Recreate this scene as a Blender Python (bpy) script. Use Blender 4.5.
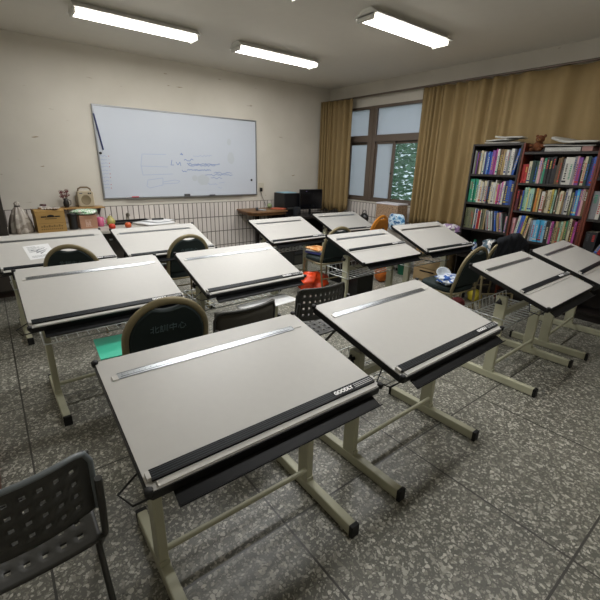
import bpy, bmesh, math, random
from mathutils import Vector, Matrix
random.seed(7)
R = math.radians
SC = bpy.context.scene
COL = SC.collection
for o in list(bpy.data.objects): bpy.data.objects.remove(o)

# ------------------------------------------------------------ camera
cd = bpy.data.cameras.new('camera'); cam = bpy.data.objects.new('camera', cd); COL.objects.link(cam)
cd.sensor_width = 36; cd.lens = 384.5/600*36; cd.clip_start = .02
cr, cu, cw = Vector((.787606,-.61572,.023783)), Vector((.184584,.272585,.944259)), Vector((.587882,.739315,-.328342))
cam.matrix_world = Matrix(((cr.x,cu.x,-cw.x,0),(cr.y,cu.y,-cw.y,0),(cr.z,cu.z,-cw.z,1.6),(0,0,0,1)))
SC.camera = cam
# ------------------------------------------------------------ world, exposure, daylight
SC.view_settings.view_transform = 'Standard'; SC.view_settings.look = 'None'
SC.view_settings.gamma = 1; SC.view_settings.use_curve_mapping = False
SC.view_settings.exposure = 0.0
wd = bpy.data.worlds.new('sky'); SC.world = wd; wd.use_nodes = True
wn = wd.node_tree.nodes; wn['Background'].inputs[0].default_value = (.66,.72,.82,1); wn['Background'].inputs[1].default_value = 1.7
LAMP_W = 25.5       # power of each ceiling lamp
def area(name, loc, rot, sx, sy, power, color):
    l = bpy.data.lights.new(name, 'AREA'); l.shape = 'RECTANGLE'; l.size = sx; l.size_y = sy; l.energy = power; l.color = color
    o = bpy.data.objects.new(name, l); COL.objects.link(o); o.location = loc; o.rotation_euler = rot; return o

# ------------------------------------------------------------ materials
def lin(h):
    h = h.lstrip('#'); v = [int(h[i:i+2],16)/255 for i in (0,2,4)]
    return tuple((c/12.92 if c<=.04045 else ((c+.055)/1.055)**2.4) for c in v)+(1,)
_m = {}
def mat(name, col, rough=.6, metal=0, spec=.5, noise=0, nscale=8, bump=0, bscale=40, coat=0):
    if name in _m: return _m[name]
    m = bpy.data.materials.new(name); m.use_nodes = True; n = m.node_tree.nodes; l = m.node_tree.links
    b = n['Principled BSDF']; c = lin(col)
    b.inputs['Base Color'].default_value = c; b.inputs['Roughness'].default_value = rough; b.inputs['Metallic'].default_value = metal
    b.inputs['Specular IOR Level'].default_value = spec; b.inputs['Coat Weight'].default_value = coat
    tc = n.new('ShaderNodeTexCoord')
    nz = n.new('ShaderNodeTexNoise'); nz.inputs['Scale'].default_value = nscale; nz.inputs['Detail'].default_value = 4
    l.new(tc.outputs['Object'], nz.inputs['Vector'])
    mr = n.new('ShaderNodeMapRange'); mr.inputs['To Min'].default_value = 1-max(noise,.03); mr.inputs['To Max'].default_value = 1+max(noise,.03)
    l.new(nz.outputs['Fac'], mr.inputs['Value'])
    mx = n.new('ShaderNodeVectorMath'); mx.operation = 'SCALE'; mx.inputs[0].default_value = c[:3]
    l.new(mr.outputs[0], mx.inputs['Scale']); l.new(mx.outputs[0], b.inputs['Base Color'])
    if bump:
        n2 = n.new('ShaderNodeTexNoise'); n2.inputs['Scale'].default_value = bscale; l.new(tc.outputs['Object'], n2.inputs['Vector'])
        bp = n.new('ShaderNodeBump'); bp.inputs['Strength'].default_value = bump; bp.inputs['Distance'].default_value = .01
        l.new(n2.outputs['Fac'], bp.inputs['Height']); l.new(bp.outputs[0], b.inputs['Normal'])
    _m[name] = m; return m
def emis(name, col, s):
    m = bpy.data.materials.new(name); m.use_nodes = True; n = m.node_tree.nodes
    b = n['Principled BSDF']; b.inputs['Emission Color'].default_value = lin(col); b.inputs['Emission Strength'].default_value = s; b.inputs['Base Color'].default_value = lin(col)
    return m
def ramp(n, stops, interp='LINEAR'):
    r = n.new('ShaderNodeValToRGB'); r.color_ramp.interpolation = interp
    e = r.color_ramp.elements
    e[0].position, e[0].color = stops[0]; e[1].position, e[1].color = stops[1]
    for p_, c_ in stops[2:]:
        q = e.new(p_); q.color = c_
    return r
def floor_mat():
    m = bpy.data.materials.new('terrazzo'); m.use_nodes = True; n = m.node_tree.nodes; l = m.node_tree.links; b = n['Principled BSDF']
    tc = n.new('ShaderNodeTexCoord')
    nz = n.new('ShaderNodeTexNoise'); nz.inputs['Scale'].default_value = 22; l.new(tc.outputs['Object'], nz.inputs['Vector'])
    add = n.new('ShaderNodeMixRGB'); add.blend_type = 'ADD'; add.inputs[0].default_value = .035
    l.new(tc.outputs['Object'], add.inputs[1]); l.new(nz.outputs['Color'], add.inputs[2])
    def layer(scale, rad, prob):
        v = n.new('ShaderNodeTexVoronoi'); v.inputs['Scale'].default_value = scale; l.new(add.outputs[0], v.inputs['Vector'])
        sp = n.new('ShaderNodeSeparateColor'); l.new(v.outputs['Color'], sp.inputs[0])
        a = n.new('ShaderNodeMath'); a.operation = 'LESS_THAN'; l.new(v.outputs['Distance'], a.inputs[0])
        rr = n.new('ShaderNodeMath'); rr.operation = 'MULTIPLY'; rr.inputs[1].default_value = rad; l.new(sp.outputs[1], rr.inputs[0]); l.new(rr.outputs[0], a.inputs[1])
        q = n.new('ShaderNodeMath'); q.operation = 'GREATER_THAN'; q.inputs[1].default_value = 1-prob; l.new(sp.outputs[0], q.inputs[0])
        z = n.new('ShaderNodeMath'); z.operation = 'MULTIPLY'; l.new(a.outputs[0], z.inputs[0]); l.new(q.outputs[0], z.inputs[1]); return z, sp
    a1, s1 = layer(68, .85, .8); a2, s2 = layer(130, .8, .7)
    nb = n.new('ShaderNodeTexNoise'); nb.inputs['Scale'].default_value = 1.3; nb.inputs['Detail'].default_value = 5; l.new(tc.outputs['Object'], nb.inputs['Vector'])
    base = ramp(n, [(.3, lin('#58584f')), (.7, lin('#716f66'))]); l.new(nb.outputs['Fac'], base.inputs[0])
    chip = ramp(n, [(0, lin('#7a796c')), (1, lin('#c8c5b9'))]); l.new(s1.outputs[2], chip.inputs[0])
    chip2 = ramp(n, [(0, lin('#4d4c45')), (1, lin('#a09d90'))]); l.new(s2.outputs[2], chip2.inputs[0])
    m1 = n.new('ShaderNodeMixRGB'); l.new(a2.outputs[0], m1.inputs[0]); l.new(base.outputs[0], m1.inputs[1]); l.new(chip2.outputs[0], m1.inputs[2])
    m2 = n.new('ShaderNodeMixRGB'); l.new(a1.outputs[0], m2.inputs[0]); l.new(m1.outputs[0], m2.inputs[1]); l.new(chip.outputs[0], m2.inputs[2])
    # brass strips between the slabs
    sx = n.new('ShaderNodeSeparateXYZ'); l.new(tc.outputs['Object'], sx.inputs[0])
    outs = []
    for k, off in ((0, .08), (1, .7)):
        ad = n.new('ShaderNodeMath'); ad.operation = 'ADD'; ad.inputs[1].default_value = off+9; l.new(sx.outputs[k], ad.inputs[0])
        pm = n.new('ShaderNodeMath'); pm.operation = 'PINGPONG'; pm.inputs[1].default_value = .45; l.new(ad.outputs[0], pm.inputs[0])
        lt = n.new('ShaderNodeMath'); lt.operation = 'LESS_THAN'; lt.inputs[1].default_value = .005; l.new(pm.outputs[0], lt.inputs[0]); outs.append(lt)
    mxx = n.new('ShaderNodeMath'); mxx.operation = 'MAXIMUM'; l.new(outs[0].outputs[0], mxx.inputs[0]); l.new(outs[1].outputs[0], mxx.inputs[1])
    m3 = n.new('ShaderNodeMixRGB'); m3.inputs[2].default_value = lin('#3b3a34'); l.new(mxx.outputs[0], m3.inputs[0]); l.new(m2.outputs[0], m3.inputs[1])
    l.new(m3.outputs[0], b.inputs['Base Color']); b.inputs['Roughness'].default_value = .38
    return m
def tile_mat():
    m = bpy.data.materials.new('strip_tiles'); m.use_nodes = True; n = m.node_tree.nodes; l = m.node_tree.links; b = n['Principled BSDF']
    tc = n.new('ShaderNodeTexCoord'); g = n.new('ShaderNodeNewGeometry')
    sp = n.new('ShaderNodeSeparateXYZ'); l.new(tc.outputs['Object'], sp.inputs[0])
    ad = n.new('ShaderNodeMath'); ad.operation = 'ADD'; l.new(sp.outputs[0], ad.inputs[0]); l.new(sp.outputs[1], ad.inputs[1])
    cb = n.new('ShaderNodeCombineXYZ'); l.new(ad.outputs[0], cb.inputs[0]); l.new(sp.outputs[2], cb.inputs[1])
    br = n.new('ShaderNodeTexBrick'); br.offset = 0; l.new(cb.outputs[0], br.inputs['Vector'])
    br.inputs['Scale'].default_value = 1; br.inputs['Brick Width'].default_value = .078; br.inputs['Row Height'].default_value = .247
    br.inputs['Mortar Size'].default_value = .007; br.inputs['Mortar Smooth'].default_value = .1
    br.inputs['Color1'].default_value = lin('#d2cbc4'); br.inputs['Color2'].default_value = lin('#c5beb8'); br.inputs['Mortar'].default_value = lin('#655e58')
    l.new(br.outputs['Color'], b.inputs['Base Color']); b.inputs['Roughness'].default_value = .35
    bp = n.new('ShaderNodeBump'); bp.invert = True; bp.inputs['Distance'].default_value = .004; bp.inputs['Strength'].default_value = .5
    l.new(br.outputs['Fac'], bp.inputs['Height']); l.new(bp.outputs[0], b.inputs['Normal'])
    return m
def wall_mat():
    m = bpy.data.materials.new('scuffed_cream_paint'); m.use_nodes = True; n = m.node_tree.nodes; l = m.node_tree.links; b = n['Principled BSDF']
    tc = n.new('ShaderNodeTexCoord'); nz = n.new('ShaderNodeTexNoise'); nz.inputs['Scale'].default_value = 2; nz.inputs['Detail'].default_value = 6; l.new(tc.outputs['Object'], nz.inputs['Vector'])
    r = ramp(n, [(.25, lin('#bdb8ac')), (.75, lin('#c8c3b8'))]); l.new(nz.outputs['Fac'], r.inputs[0])
    mp = n.new('ShaderNodeMapping'); mp.inputs['Scale'].default_value = (3.2, 3.2, 16); l.new(tc.outputs['Object'], mp.inputs['Vector'])
    n2 = n.new('ShaderNodeTexNoise'); n2.inputs['Scale'].default_value = 1.3; n2.inputs['Detail'].default_value = 3; l.new(mp.outputs[0], n2.inputs['Vector'])
    r2 = ramp(n, [(.71, (0,0,0,1)), (.76, (1,1,1,1))]); l.new(n2.outputs['Fac'], r2.inputs[0])
    mx = n.new('ShaderNodeMixRGB'); mx.inputs[2].default_value = lin('#8d8069'); l.new(r2.outputs[0], mx.inputs[0]); l.new(r.outputs[0], mx.inputs[1])
    l.new(mx.outputs[0], b.inputs['Base Color']); b.inputs['Roughness'].default_value = .7
    return m
def glass_mat(name, tint, frost, haze=.9):
    m = bpy.data.materials.new(name); m.use_nodes = True; n = m.node_tree.nodes; l = m.node_tree.links
    for x in list(n):
        if x.type == 'BSDF_PRINCIPLED': n.remove(x)
    out = n['Material Output']; tr = n.new('ShaderNodeBsdfTransparent'); tr.inputs[0].default_value = lin(tint)
    gl = n.new('ShaderNodeBsdfGlossy'); gl.inputs['Roughness'].default_value = .05 if frost < .1 else .3
    tl = n.new('ShaderNodeBsdfTranslucent'); tl.inputs[0].default_value = (haze,haze,haze,1)
    a = n.new('ShaderNodeMixShader'); a.inputs[0].default_value = frost; l.new(tr.outputs[0], a.inputs[1]); l.new(tl.outputs[0], a.inputs[2])
    f = n.new('ShaderNodeFresnel'); f.inputs[0].default_value = 1.4
    c = n.new('ShaderNodeMixShader'); l.new(f.outputs[0], c.inputs[0]); l.new(a.outputs[0], c.inputs[1]); l.new(gl.outputs[0], c.inputs[2])
    l.new(c.outputs[0], out.inputs[0]); return m
M_floor, M_tile, M_wall = floor_mat(), tile_mat(), wall_mat()
M_ceil = mat('ceiling_paint', '#d8d4ca', .8)
M_lam = mat('laminate', '#bdbbb6', .42, noise=.02, nscale=30)
M_lamedge = mat('board_edge_black', '#0d0d0d', .45)
M_beige = mat('beige_steel', '#b5b49b', .42, noise=.04)
M_chrome = mat('chrome_wire', '#d0d4d4', .3, .7)
M_ruler = mat('ruler_metal', '#a6aaad', .3, 1, noise=.08, nscale=60)
M_rulermark = mat('ruler_marks', '#55585c', .5)
M_bar = mat('black_anodised', '#0a0d10', .42, spec=.25)
M_barline = mat('bar_stripe', '#3d464c', .4)
M_white = mat('white_print', '#f0f0ee', .6)
M_clear = mat('clear_strip', '#cfcdc8', .2, spec=.6)
M_tray = mat('black_tray', '#090a0c', .5, spec=.25)
M_rubber = mat('black_rubber', '#0b0b0b', .6)
M_greenfab = mat('dark_green_fabric', '#10201f', .75, noise=.2, nscale=60, bump=.2, bscale=300)
M_gold = mat('antique_gold_tube', '#857a5c', .4, metal=.25)
M_greyplas = mat('grey_plastic', '#393936', .42)
M_greyrim = mat('grey_rim_plastic', '#6e7578', .35)
M_blackpl = mat('black_plastic', '#101113', .35)
M_cart = mat('cardboard', '#9a7a44', .8, noise=.08)
M_wood = mat('brown_wood', '#6a4a2a', .45, noise=.35, nscale=14)
M_darkwood = mat('dark_wood', '#1d1714', .5, noise=.2)
M_redwood = mat('red_brown_wood', '#5c2716', .42, noise=.25, nscale=20)
M_frame = mat('bronze_window_frame', '#665a50', .4, metal=.3)
M_curtain = mat('gold_curtain', '#857049', .75, noise=.08, nscale=5, bump=.1, bscale=200)
M_paper = mat('paper', '#dfe0e0', .8)
M_darkcab = mat('dark_cabinet', '#2a2520', .5, noise=.1)

# ------------------------------------------------------------ mesh helper
def rotz(a): return Matrix.Rotation(a, 4, 'Z')
class MB:
    def __init__(s): s.v=[]; s.f=[]; s.mi=[]; s.sm=[]
    def add(s, vs, fs, mi=0, M=None, smooth=False):
        b=len(s.v); s.v += [tuple(M@Vector(v)) if M else tuple(v) for v in vs]
        for f in fs: s.f.append([b+i for i in f]); s.mi.append(mi); s.sm.append(smooth)
    def box(s, lo, hi, mi=0, M=None):
        (a,b,c),(d,e,f)=lo,hi
        s.add([(a,b,c),(d,b,c),(d,e,c),(a,e,c),(a,b,f),(d,b,f),(d,e,f),(a,e,f)],
              [(3,2,1,0),(4,5,6,7),(0,1,5,4),(1,2,6,5),(2,3,7,6),(3,0,4,7)],mi,M); return s
    def tube(s, pts, r, n=8, mi=0, closed=False, sx=1, M=None, up=None):
        pts=[Vector(p) for p in pts]; N=len(pts); rings=[]
        ref=Vector(up) if up else None; prev=None
        for i,p in enumerate(pts):
            if closed: t=pts[(i+1)%N]-pts[i-1]
            else: t=pts[min(i+1,N-1)]-pts[max(i-1,0)]
            t.normalize()
            if ref is not None: a=ref-t*ref.dot(t)
            elif prev is None:
                a=Vector((0,0,1)) if abs(t.z)<.9 else Vector((1,0,0)); a=a-t*a.dot(t)
            else: a=prev-t*prev.dot(t)
            a.normalize(); prev=a; b=t.cross(a)
            rr=r[i] if isinstance(r,(list,tuple)) else r
            rings.append([p+a*rr*math.cos(2*math.pi*k/n)+b*rr*sx*math.sin(2*math.pi*k/n) for k in range(n)])
        vs=[v for q in rings for v in q]; fs=[]
        for i in range(N if closed else N-1):
            j=(i+1)%N
            for k in range(n):
                k2=(k+1)%n; fs.append((i*n+k,i*n+k2,j*n+k2,j*n+k))
        s.add(vs,fs,mi,M,True)
        if not closed:
            s.add(rings[0],[tuple(range(n-1,-1,-1))],mi,M); s.add(rings[-1],[tuple(range(n))],mi,M)
        return s
    def cyl(s, p0, p1, r, n=16, mi=0, M=None): return s.tube([p0,p1],r,n,mi,M=M)
    def lathe(s, prof, c=(0,0,0), n=20, mi=0, sy=1, M=None):
        vs=[]; fs=[]; P=len(prof)
        for r_,z in prof:
            for k in range(n):
                a=2*math.pi*k/n; vs.append((c[0]+r_*math.cos(a),c[1]+r_*sy*math.sin(a),c[2]+z))
        for i in range(P-1):
            for k in range(n):
                k2=(k+1)%n; fs.append((i*n+k,i*n+k2,(i+1)*n+k2,(i+1)*n+k))
        s.add(vs,fs,mi,M,True)
        if prof[0][0]>1e-4: s.add(vs[:n],[tuple(range(n-1,-1,-1))],mi,M)
        if prof[-1][0]>1e-4: s.add(vs[-n:],[tuple(range(n))],mi,M)
        return s
    def prism(s, poly, axis, a, b, mi=0, M=None):
        # poly in the two other axes, extruded along axis from a to b
        def pt(u,v,w): return {0:(w,u,v),1:(u,w,v),2:(u,v,w)}[axis]
        n=len(poly); vs=[pt(u,v,a) for u,v in poly]+[pt(u,v,b) for u,v in poly]
        fs=[tuple(range(n-1,-1,-1)),tuple(range(n,2*n))]+[(i,(i+1)%n,n+(i+1)%n,n+i) for i in range(n)]
        s.add(vs,fs,mi,M); return s
    def build(s, name, mats, parent=None, bevel=0, loc=None, subd=0):
        me=bpy.data.meshes.new(name); me.from_pydata(s.v,[],s.f)
        bm=bmesh.new(); bm.from_mesh(me); bmesh.ops.recalc_face_normals(bm,faces=bm.faces); bm.to_mesh(me); bm.free()
        mats=mats if isinstance(mats,(list,tuple)) else [mats]
        for m in mats: me.materials.append(m)
        for p_,mi,sm in zip(me.polygons,s.mi,s.sm): p_.material_index=mi; p_.use_smooth=sm
        o=bpy.data.objects.new(name,me); COL.objects.link(o)
        if parent: o.parent=parent
        if loc: o.location=loc
        if bevel:
            b=o.modifiers.new('bevel','BEVEL'); b.width=bevel; b.segments=2; b.limit_method='ANGLE'; b.angle_limit=R(50)
        if subd:
            b=o.modifiers.new('subd','SUBSURF'); b.levels=subd; b.render_levels=subd
        return o
def tag(o, label=None, cat=None, group=None, kind=None):
    if label: o['label']=label
    if cat: o['category']=cat
    if group: o['group']=group
    if kind: o['kind']=kind
    return o
def empty(name, loc=(0,0,0), rz=0):
    o=bpy.data.objects.new(name,None); o.empty_display_size=.1; COL.objects.link(o); o.location=loc; o.rotation_euler=(0,0,rz); return o
def children(o): return [c for c in bpy.data.objects if c.parent==o]
def copy_tree(o, parent=None):
    c=o.copy(); COL.objects.link(c)
    if parent: c.parent=parent
    for ch in children(o): copy_tree(ch,c)
    return c
def text_geo(mb, txt, size, M, mi, depth=.0006, shear=0, bold=.0):
    cu=bpy.data.curves.new('t','FONT'); cu.body=txt; cu.size=size; cu.align_x='CENTER'; cu.align_y='CENTER'; cu.extrude=depth; cu.shear=shear; cu.offset=bold; cu.resolution_u=3
    o=bpy.data.objects.new('t',cu); me=o.to_mesh(); vs=[tuple(v.co) for v in me.vertices]; fs=[tuple(p.vertices) for p in me.polygons]
    mb.add(vs,fs,mi,M); o.to_mesh_clear(); bpy.data.objects.remove(o); bpy.data.curves.remove(cu)
def box(name, lo, hi, m, parent=None, bevel=0): return MB().box(lo,hi).build(name,m,parent,bevel)
def struct(o): o['kind']='structure'; return o

# ------------------------------------------------------------ the room
XL,XR,YF,YB,ZC = -.36,5.55,-1.3,6.2,3.0
struct(box('floor',(XL-.1,YF-.1,-.1),(XR+.15,YB+.1,0),M_floor))
struct(box('ceiling',(XL-.1,YF-.1,ZC),(XR+.15,YB+.1,ZC+.1),M_ceil))
TZ=.99
mb=MB(); mb.box((XL-.1,YB,0),(XR+.15,YB+.1,TZ),1); mb.box((XL-.1,YB,TZ),(XR+.15,YB+.1,ZC),0)
struct(mb.build('wall_back',[M_wall,M_tile]))
struct(box('wall_left',(XL-.1,YF-.1,0),(XL,YB,ZC),M_wall))
struct(box('wall_front',(XL,YF-.1,0),(XR,YF,ZC),M_wall))
WY0,WY1,WZ0,WZ1 = 3.0,5.95,1.02,2.62
mb=MB(); mb.box((XR,YF-.1,0),(XR+.15,YB,TZ),1); mb.box((XR,YF-.1,TZ),(XR+.15,YB,WZ0),0); mb.box((XR,YF-.1,WZ1),(XR+.15,YB,ZC),0)
mb.box((XR,YF-.1,WZ0),(XR+.15,WY0,WZ1),0); mb.box((XR,WY1,WZ0),(XR+.15,YB,WZ1),0)
struct(mb.build('wall_right',[M_wall,M_tile]))
struct(box('trim_1',(XL,1.9,0),(-.225,2.62,.10),M_redwood,bevel=.004))   # wooden plinth by the left wall
struct(box('baseboard_back',(3.0,YB-.02,0),(XR,YB,.1),mat('grey_plinth','#4a4641',.5)))
# windows
M_clearg=glass_mat('clear_glass','#e8f0ee',.0); M_frost=glass_mat('frosted_glass','#d4dae0',.6,.92)
def window(name, y0, y1, mid, kinds):
    w=empty(name,(0,0,0)); struct(w)
    xa,xb=XR-.01,XR+.09
    f=MB(); t=.045
    f.box((xa,y0,WZ0),(xb,y1,WZ0+t)); f.box((xa,y0,WZ1-t),(xb,y1,WZ1)); f.box((xa,y0,WZ0+t),(xb,y0+.07,WZ1-t)); f.box((xa,y1-.07,WZ0+t),(xb,y1,WZ1-t))
    f.box((xa,y0+.07,2.04),(xb,y1-.07,2.15))
    f.build('window_frame',M_frame,w,.004)
    for (a,b,x,k) in ((mid-.03,y1-.07,XR+.02,kinds[0]),(y0+.07,mid+.03,XR+.055,kinds[1])):
        s=MB(); s.box((x,a,WZ0+t),(x+.03,b,WZ0+t+.03)); s.box((x,a,2.0),(x+.03,b,2.04)); s.box((x,a,WZ0+t+.03),(x+.03,a+.055,2.0)); s.box((x,b-.035,WZ0+t+.03),(x+.03,b,2.0))
        q=s.build('sash',M_frame,w,.003)
        MB().box((x+.012,a+.055,WZ0+t+.03),(x+.018,b-.035,2.0)).build('pane',k,q)
    h=MB(); h.cyl((XR+.015,mid+.0,1.52),(XR-.002,mid,1.52),.012); h.build('latch',M_blackpl,w)
    MB().box((XR+.03,y0+.07,2.15),(XR+.036,y1-.07,WZ1-t)).build('upper_pane',M_frost,w)
window('window_1',5.07,5.95,5.60,(M_frost,M_frost)); window('window_2',3.98,5.03,4.56,(M_frost,M_clearg)); window('window_3',3.0,3.94,3.47,(M_clearg,M_clearg))
for k,(a,b) in enumerate(((5.03,5.07),(3.94,3.98))): struct(box('trim_%d'%(k+2),(XR-.015,a,WZ0),(XR+.1,b,WZ1),M_frame))

# outdoors: trees beyond the windows
M_leaf=mat('leaf','#6f9070',.6,noise=.4,nscale=3); M_bark=mat('bark','#4b3a2a',.9)
struct(box('ground',(XR+.16,-6,-3.2),(22,22,-3.0),mat('lawn','#4e6138',.9,noise=.2)))
def tree(x,y,z0,h,r,label,seed,n=1500,ls=.13):
    rnd=random.Random(seed); t=empty('leafy_tree',(x,y,z0)); tag(t,label,'tree',None)
    MB().tube([(0,0,0),(.1,.05,h*.4),(0,0,h*.75)],[.16,.12,.06],8).build('trunk',M_bark,t)
    m=MB(); cl=[(rnd.uniform(-1,1)*r*.6,rnd.uniform(-1,1)*r*.6,h*.62+rnd.uniform(-1,1)*h*.3,r*rnd.uniform(.35,.6)) for _ in range(16)]
    for i in range(n):
        cx,cy,cz,cr_=rnd.choice(cl); d=Vector((rnd.gauss(0,1),rnd.gauss(0,1),rnd.gauss(0,1))).normalized()*cr_*rnd.uniform(.6,1)
        p=Vector((cx,cy,cz))+d; e=Matrix.Rotation(rnd.uniform(0,6.3),3,'Z')@Matrix.Rotation(rnd.uniform(-1.2,1.2),3,'X')
        s_=ls*rnd.uniform(.6,1.3)
        q=[p+e@Vector(v)*s_ for v in ((-1,0,0),(0,-.45,.1),(1,0,0),(0,.45,.1))]; m.add(q,[(0,1,2,3)])
    m.build('foliage',M_leaf,t)
tree(9.3,6.6,-3,6.6,2.0,'broad green tree behind the clear window pane',1,3600,.10)
tree(9.8,9.6,-3,6.0,2.0,'green tree seen through the frosted pane nearer the curtain',2,3600,.10)
tree(12.5,12.0,-3,8.5,3.2,'tall tree standing farther back outside the frosted panes',4,3600,.13)
tree(13.5,8.6,-3,8.5,3.2,'tall tree farther back, above the clear window pane',5,3200,.13)

# ------------------------------------------------------------ ceiling lamps
M_tube=emis('lamp_tube','#fffaf0',14); M_housing=mat('lamp_housing','#d9d9d4',.4)
def ceiling_lamp(x,y,label,on=1.0):
    t=empty('ceiling_lamp',(x,y,ZC)); tag(t,label,'lamp','fluorescent ceiling lamps')
    m=MB(); m.prism([(-.15,-.06),(-.06,0),(.06,0),(.15,-.06)],0,-.62,.62); m.build('housing',M_housing,t)
    for s in (-.07,.07): MB().cyl((-.59,s,-.078),(.59,s,-.078),.013,10).build('tube_lamp',M_tube,t)
    m=MB(); m.box((-.62,-.1,-.1),(-.6,.1,-.05)); m.box((.6,-.1,-.1),(.62,.1,-.05)); m.build('lamp_socket',M_housing,t)
    a=area('lamp_light',(0,0,-.11),(0,0,0),1.18,.22,LAMP_W*on,(.985,.99,1.0)); a.parent=t
ceiling_lamp(1.55,4.75,'fluorescent ceiling lamp nearest the whiteboard on the left')
ceiling_lamp(3.3,4.75,'fluorescent ceiling lamp over the far right desks')
ceiling_lamp(1.7,3.0,'fluorescent ceiling lamp over the middle row, left side')
ceiling_lamp(3.7,3.0,'fluorescent ceiling lamp over the middle row, right side')
ceiling_lamp(1.9,.95,'added ceiling fill lamp over the two front desks',.8)  # unseen lamp, added as fill light to brighten the foreground
ceiling_lamp(3.9,.95,'added weak ceiling fill lamp over the front right desks',.25)  # another unseen fill lamp, added at low power

# ------------------------------------------------------------ curtains
def curtain(name,path,z0,z1,folds,amp,label,flare=0):
    n=len(path)-1; N=folds*10; Z=14; vs=[]
    def at(u):
        x=u*n; i=min(int(x),n-1); f=x-i; return Vector(path[i]).lerp(Vector(path[i+1]),f)
    rnd=random.Random(len(label)); ph=[rnd.uniform(-.5,.5) for _ in range(folds+2)]
    for j in range(Z+1):
        v=j/Z; z=z0+(z1-z0)*v
        for i in range(N+1):
            u=i/N; p=at(u); t=(at(min(u+.01,1))-at(max(u-.01,0))).normalized(); nrm=Vector((-t.y,t.x))
            k=u*folds; a=math.sin(2*math.pi*k+ph[int(k)]*1.2)*amp*(1.0-.25*v)*(1+.7*ph[int(k)])+.35*amp*math.sin(4.3*k+6*(1-v)*ph[int(k)])
            q=p+nrm*a+t*flare*(1-v)**2*(1-2*u)*-1
            zz=z+( .03*math.sin(3*k) if j==0 else 0)
            vs.append((q.x,q.y,zz))
    fs=[(j*(N+1)+i,j*(N+1)+i+1,(j+1)*(N+1)+i+1,(j+1)*(N+1)+i) for j in range(Z) for i in range(N)]
    m=MB(); m.add(vs,fs,0,None,True); o=m.build(name,M_curtain); s=o.modifiers.new('s','SOLIDIFY'); s.thickness=.006
    return tag(o,label,'curtain','gold curtains at the windows')
curtain('window_curtain',[(5.27,6.13),(5.36,5.9),(5.42,5.42)],.80,2.75,7,.045,'gold brown curtain hanging in the corner behind the monitor')
curtain('window_curtain',[(5.44,3.99),(5.46,3.6),(5.47,2.6),(5.47,.6)],.74,2.75,17,.042,'wide gold brown curtain reaching from the window behind the bookcases')
rod=MB().cyl((5.45,.5,2.77),(5.45,6.15,2.77),.015); tag(rod.build('curtain_rod',M_frame),'long dark curtain rod above the window side','curtain rod')

# ------------------------------------------------------------ whiteboard on the back wall
X0,X1,Z0,Z1=1.29,3.85,1.09,2.32; yw=YB-.03
wb=empty('whiteboard',(X0,YB,Z0)); tag(wb,'large whiteboard with faint blue marker drawings on the back wall','whiteboard')
def lw(o): return o
MB().box((.02,-.025,.02),(X1-X0-.02,-.002,Z1-Z0-.02)).build('writing_surface',mat('whiteboard_enamel','#bcc2cb',.25,noise=.02,nscale=2),wb)
W_,H_=X1-X0,Z1-Z0
f=MB(); f.box((0,-.034,0),(W_,-.001,.02)); f.box((0,-.034,H_-.02),(W_,-.001,H_)); f.box((0,-.034,.02),(.02,-.001,H_-.02)); f.box((W_-.02,-.034,.02),(W_,-.001,H_-.02))
f.build('frame',mat('aluminium','#8e9091',.35,.7),wb,.003)
MB().box((.3,-.055,.0),(W_-.3,-.036,.012)).build('pen_ledge',mat('aluminium','#8e9091'),wb)
def px2wb(px,py):   # marker strokes placed from their place on the board
    d=cw+cr*(px-300)/384.5-cu*(py-300)/384.5; t=(YB-.027)/d.y; p=Vector((0,0,1.6))+d*t; return (p.x-X0,p.z-Z0)
def stroke(m,pts,r,mi=0):
    pts=[px2wb(*p) for p in pts]
    m.tube([(a,-.0262,b) for a,b in pts],r,4,mi,sx=.15,up=(1,0,0)) if False else None
    for (a,b),(c,d) in zip(pts,pts[1:]):
        L=math.hypot(c-a,d-b) or 1e-6; nx,nz=-(d-b)/L*r,(c-a)/L*r
        m.add([(a+nx,-.0258,b+nz),(c+nx,-.0258,d+nz),(c-nx,-.0258,d-nz),(a-nx,-.0258,b-nz)],[(0,1,2,3)],mi)
m=MB(); S=lambda pts,r=.004,mi=0: stroke(m,pts,r,mi)
S([(166,154.5),(142,154),(141,165),(143,175),(173,174)]); S([(141,166),(168,167)])
S([(148,180),(147,186),(150,188),(163,185),(163,178),(148,180)]); S([(163,182),(175,180),(180,181),(178,183),(163,184)])
S([(172,160),(171,165),(174,165)],.005,1); S([(176,162),(178,165),(180,162),(181,166)],.005,1); S([(180,154),(183,155),(181,153)],.006,1)
rnd=random.Random(3)
def scrib(x,y,w,amp,r=.004,mi=0,step=1.3):
    pts=[]; xx=x
    while xx<x+w: pts.append((xx,y+rnd.uniform(-amp,amp))); xx+=step*rnd.uniform(.4,1.1)
    S(pts,r,mi)
for (x,y,w) in ((187,164,34),(188,165.5,28),(187,170,24),(182,171,6),(184,160,10)): scrib(x,y,w,1.1,.005,1)
for (x,y,w) in ((205,175,28),(211,178,12),(214,173,18),(208,184,10),(218,188,5),(219,183,6),(193,156,20)): scrib(x,y,w,1,.004,1 if y>170 and y<180 else 0)
for i in range(10):
    y=156+i*3.55; scrib(100.5+i*.32,y,7,.7,.004,0,1.0); S([(108.3+i*.3,y),(109.1+i*.3,y+.3)],.006,2 if i%3!=1 else 0)
mk=[mat('marker_pale','#9ca8c2',.6),mat('marker_blue','#7486b2',.6),mat('marker_red','#a85a5e',.6)]
m.build('marker_writing',mk,wb)
sm=MB()
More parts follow.
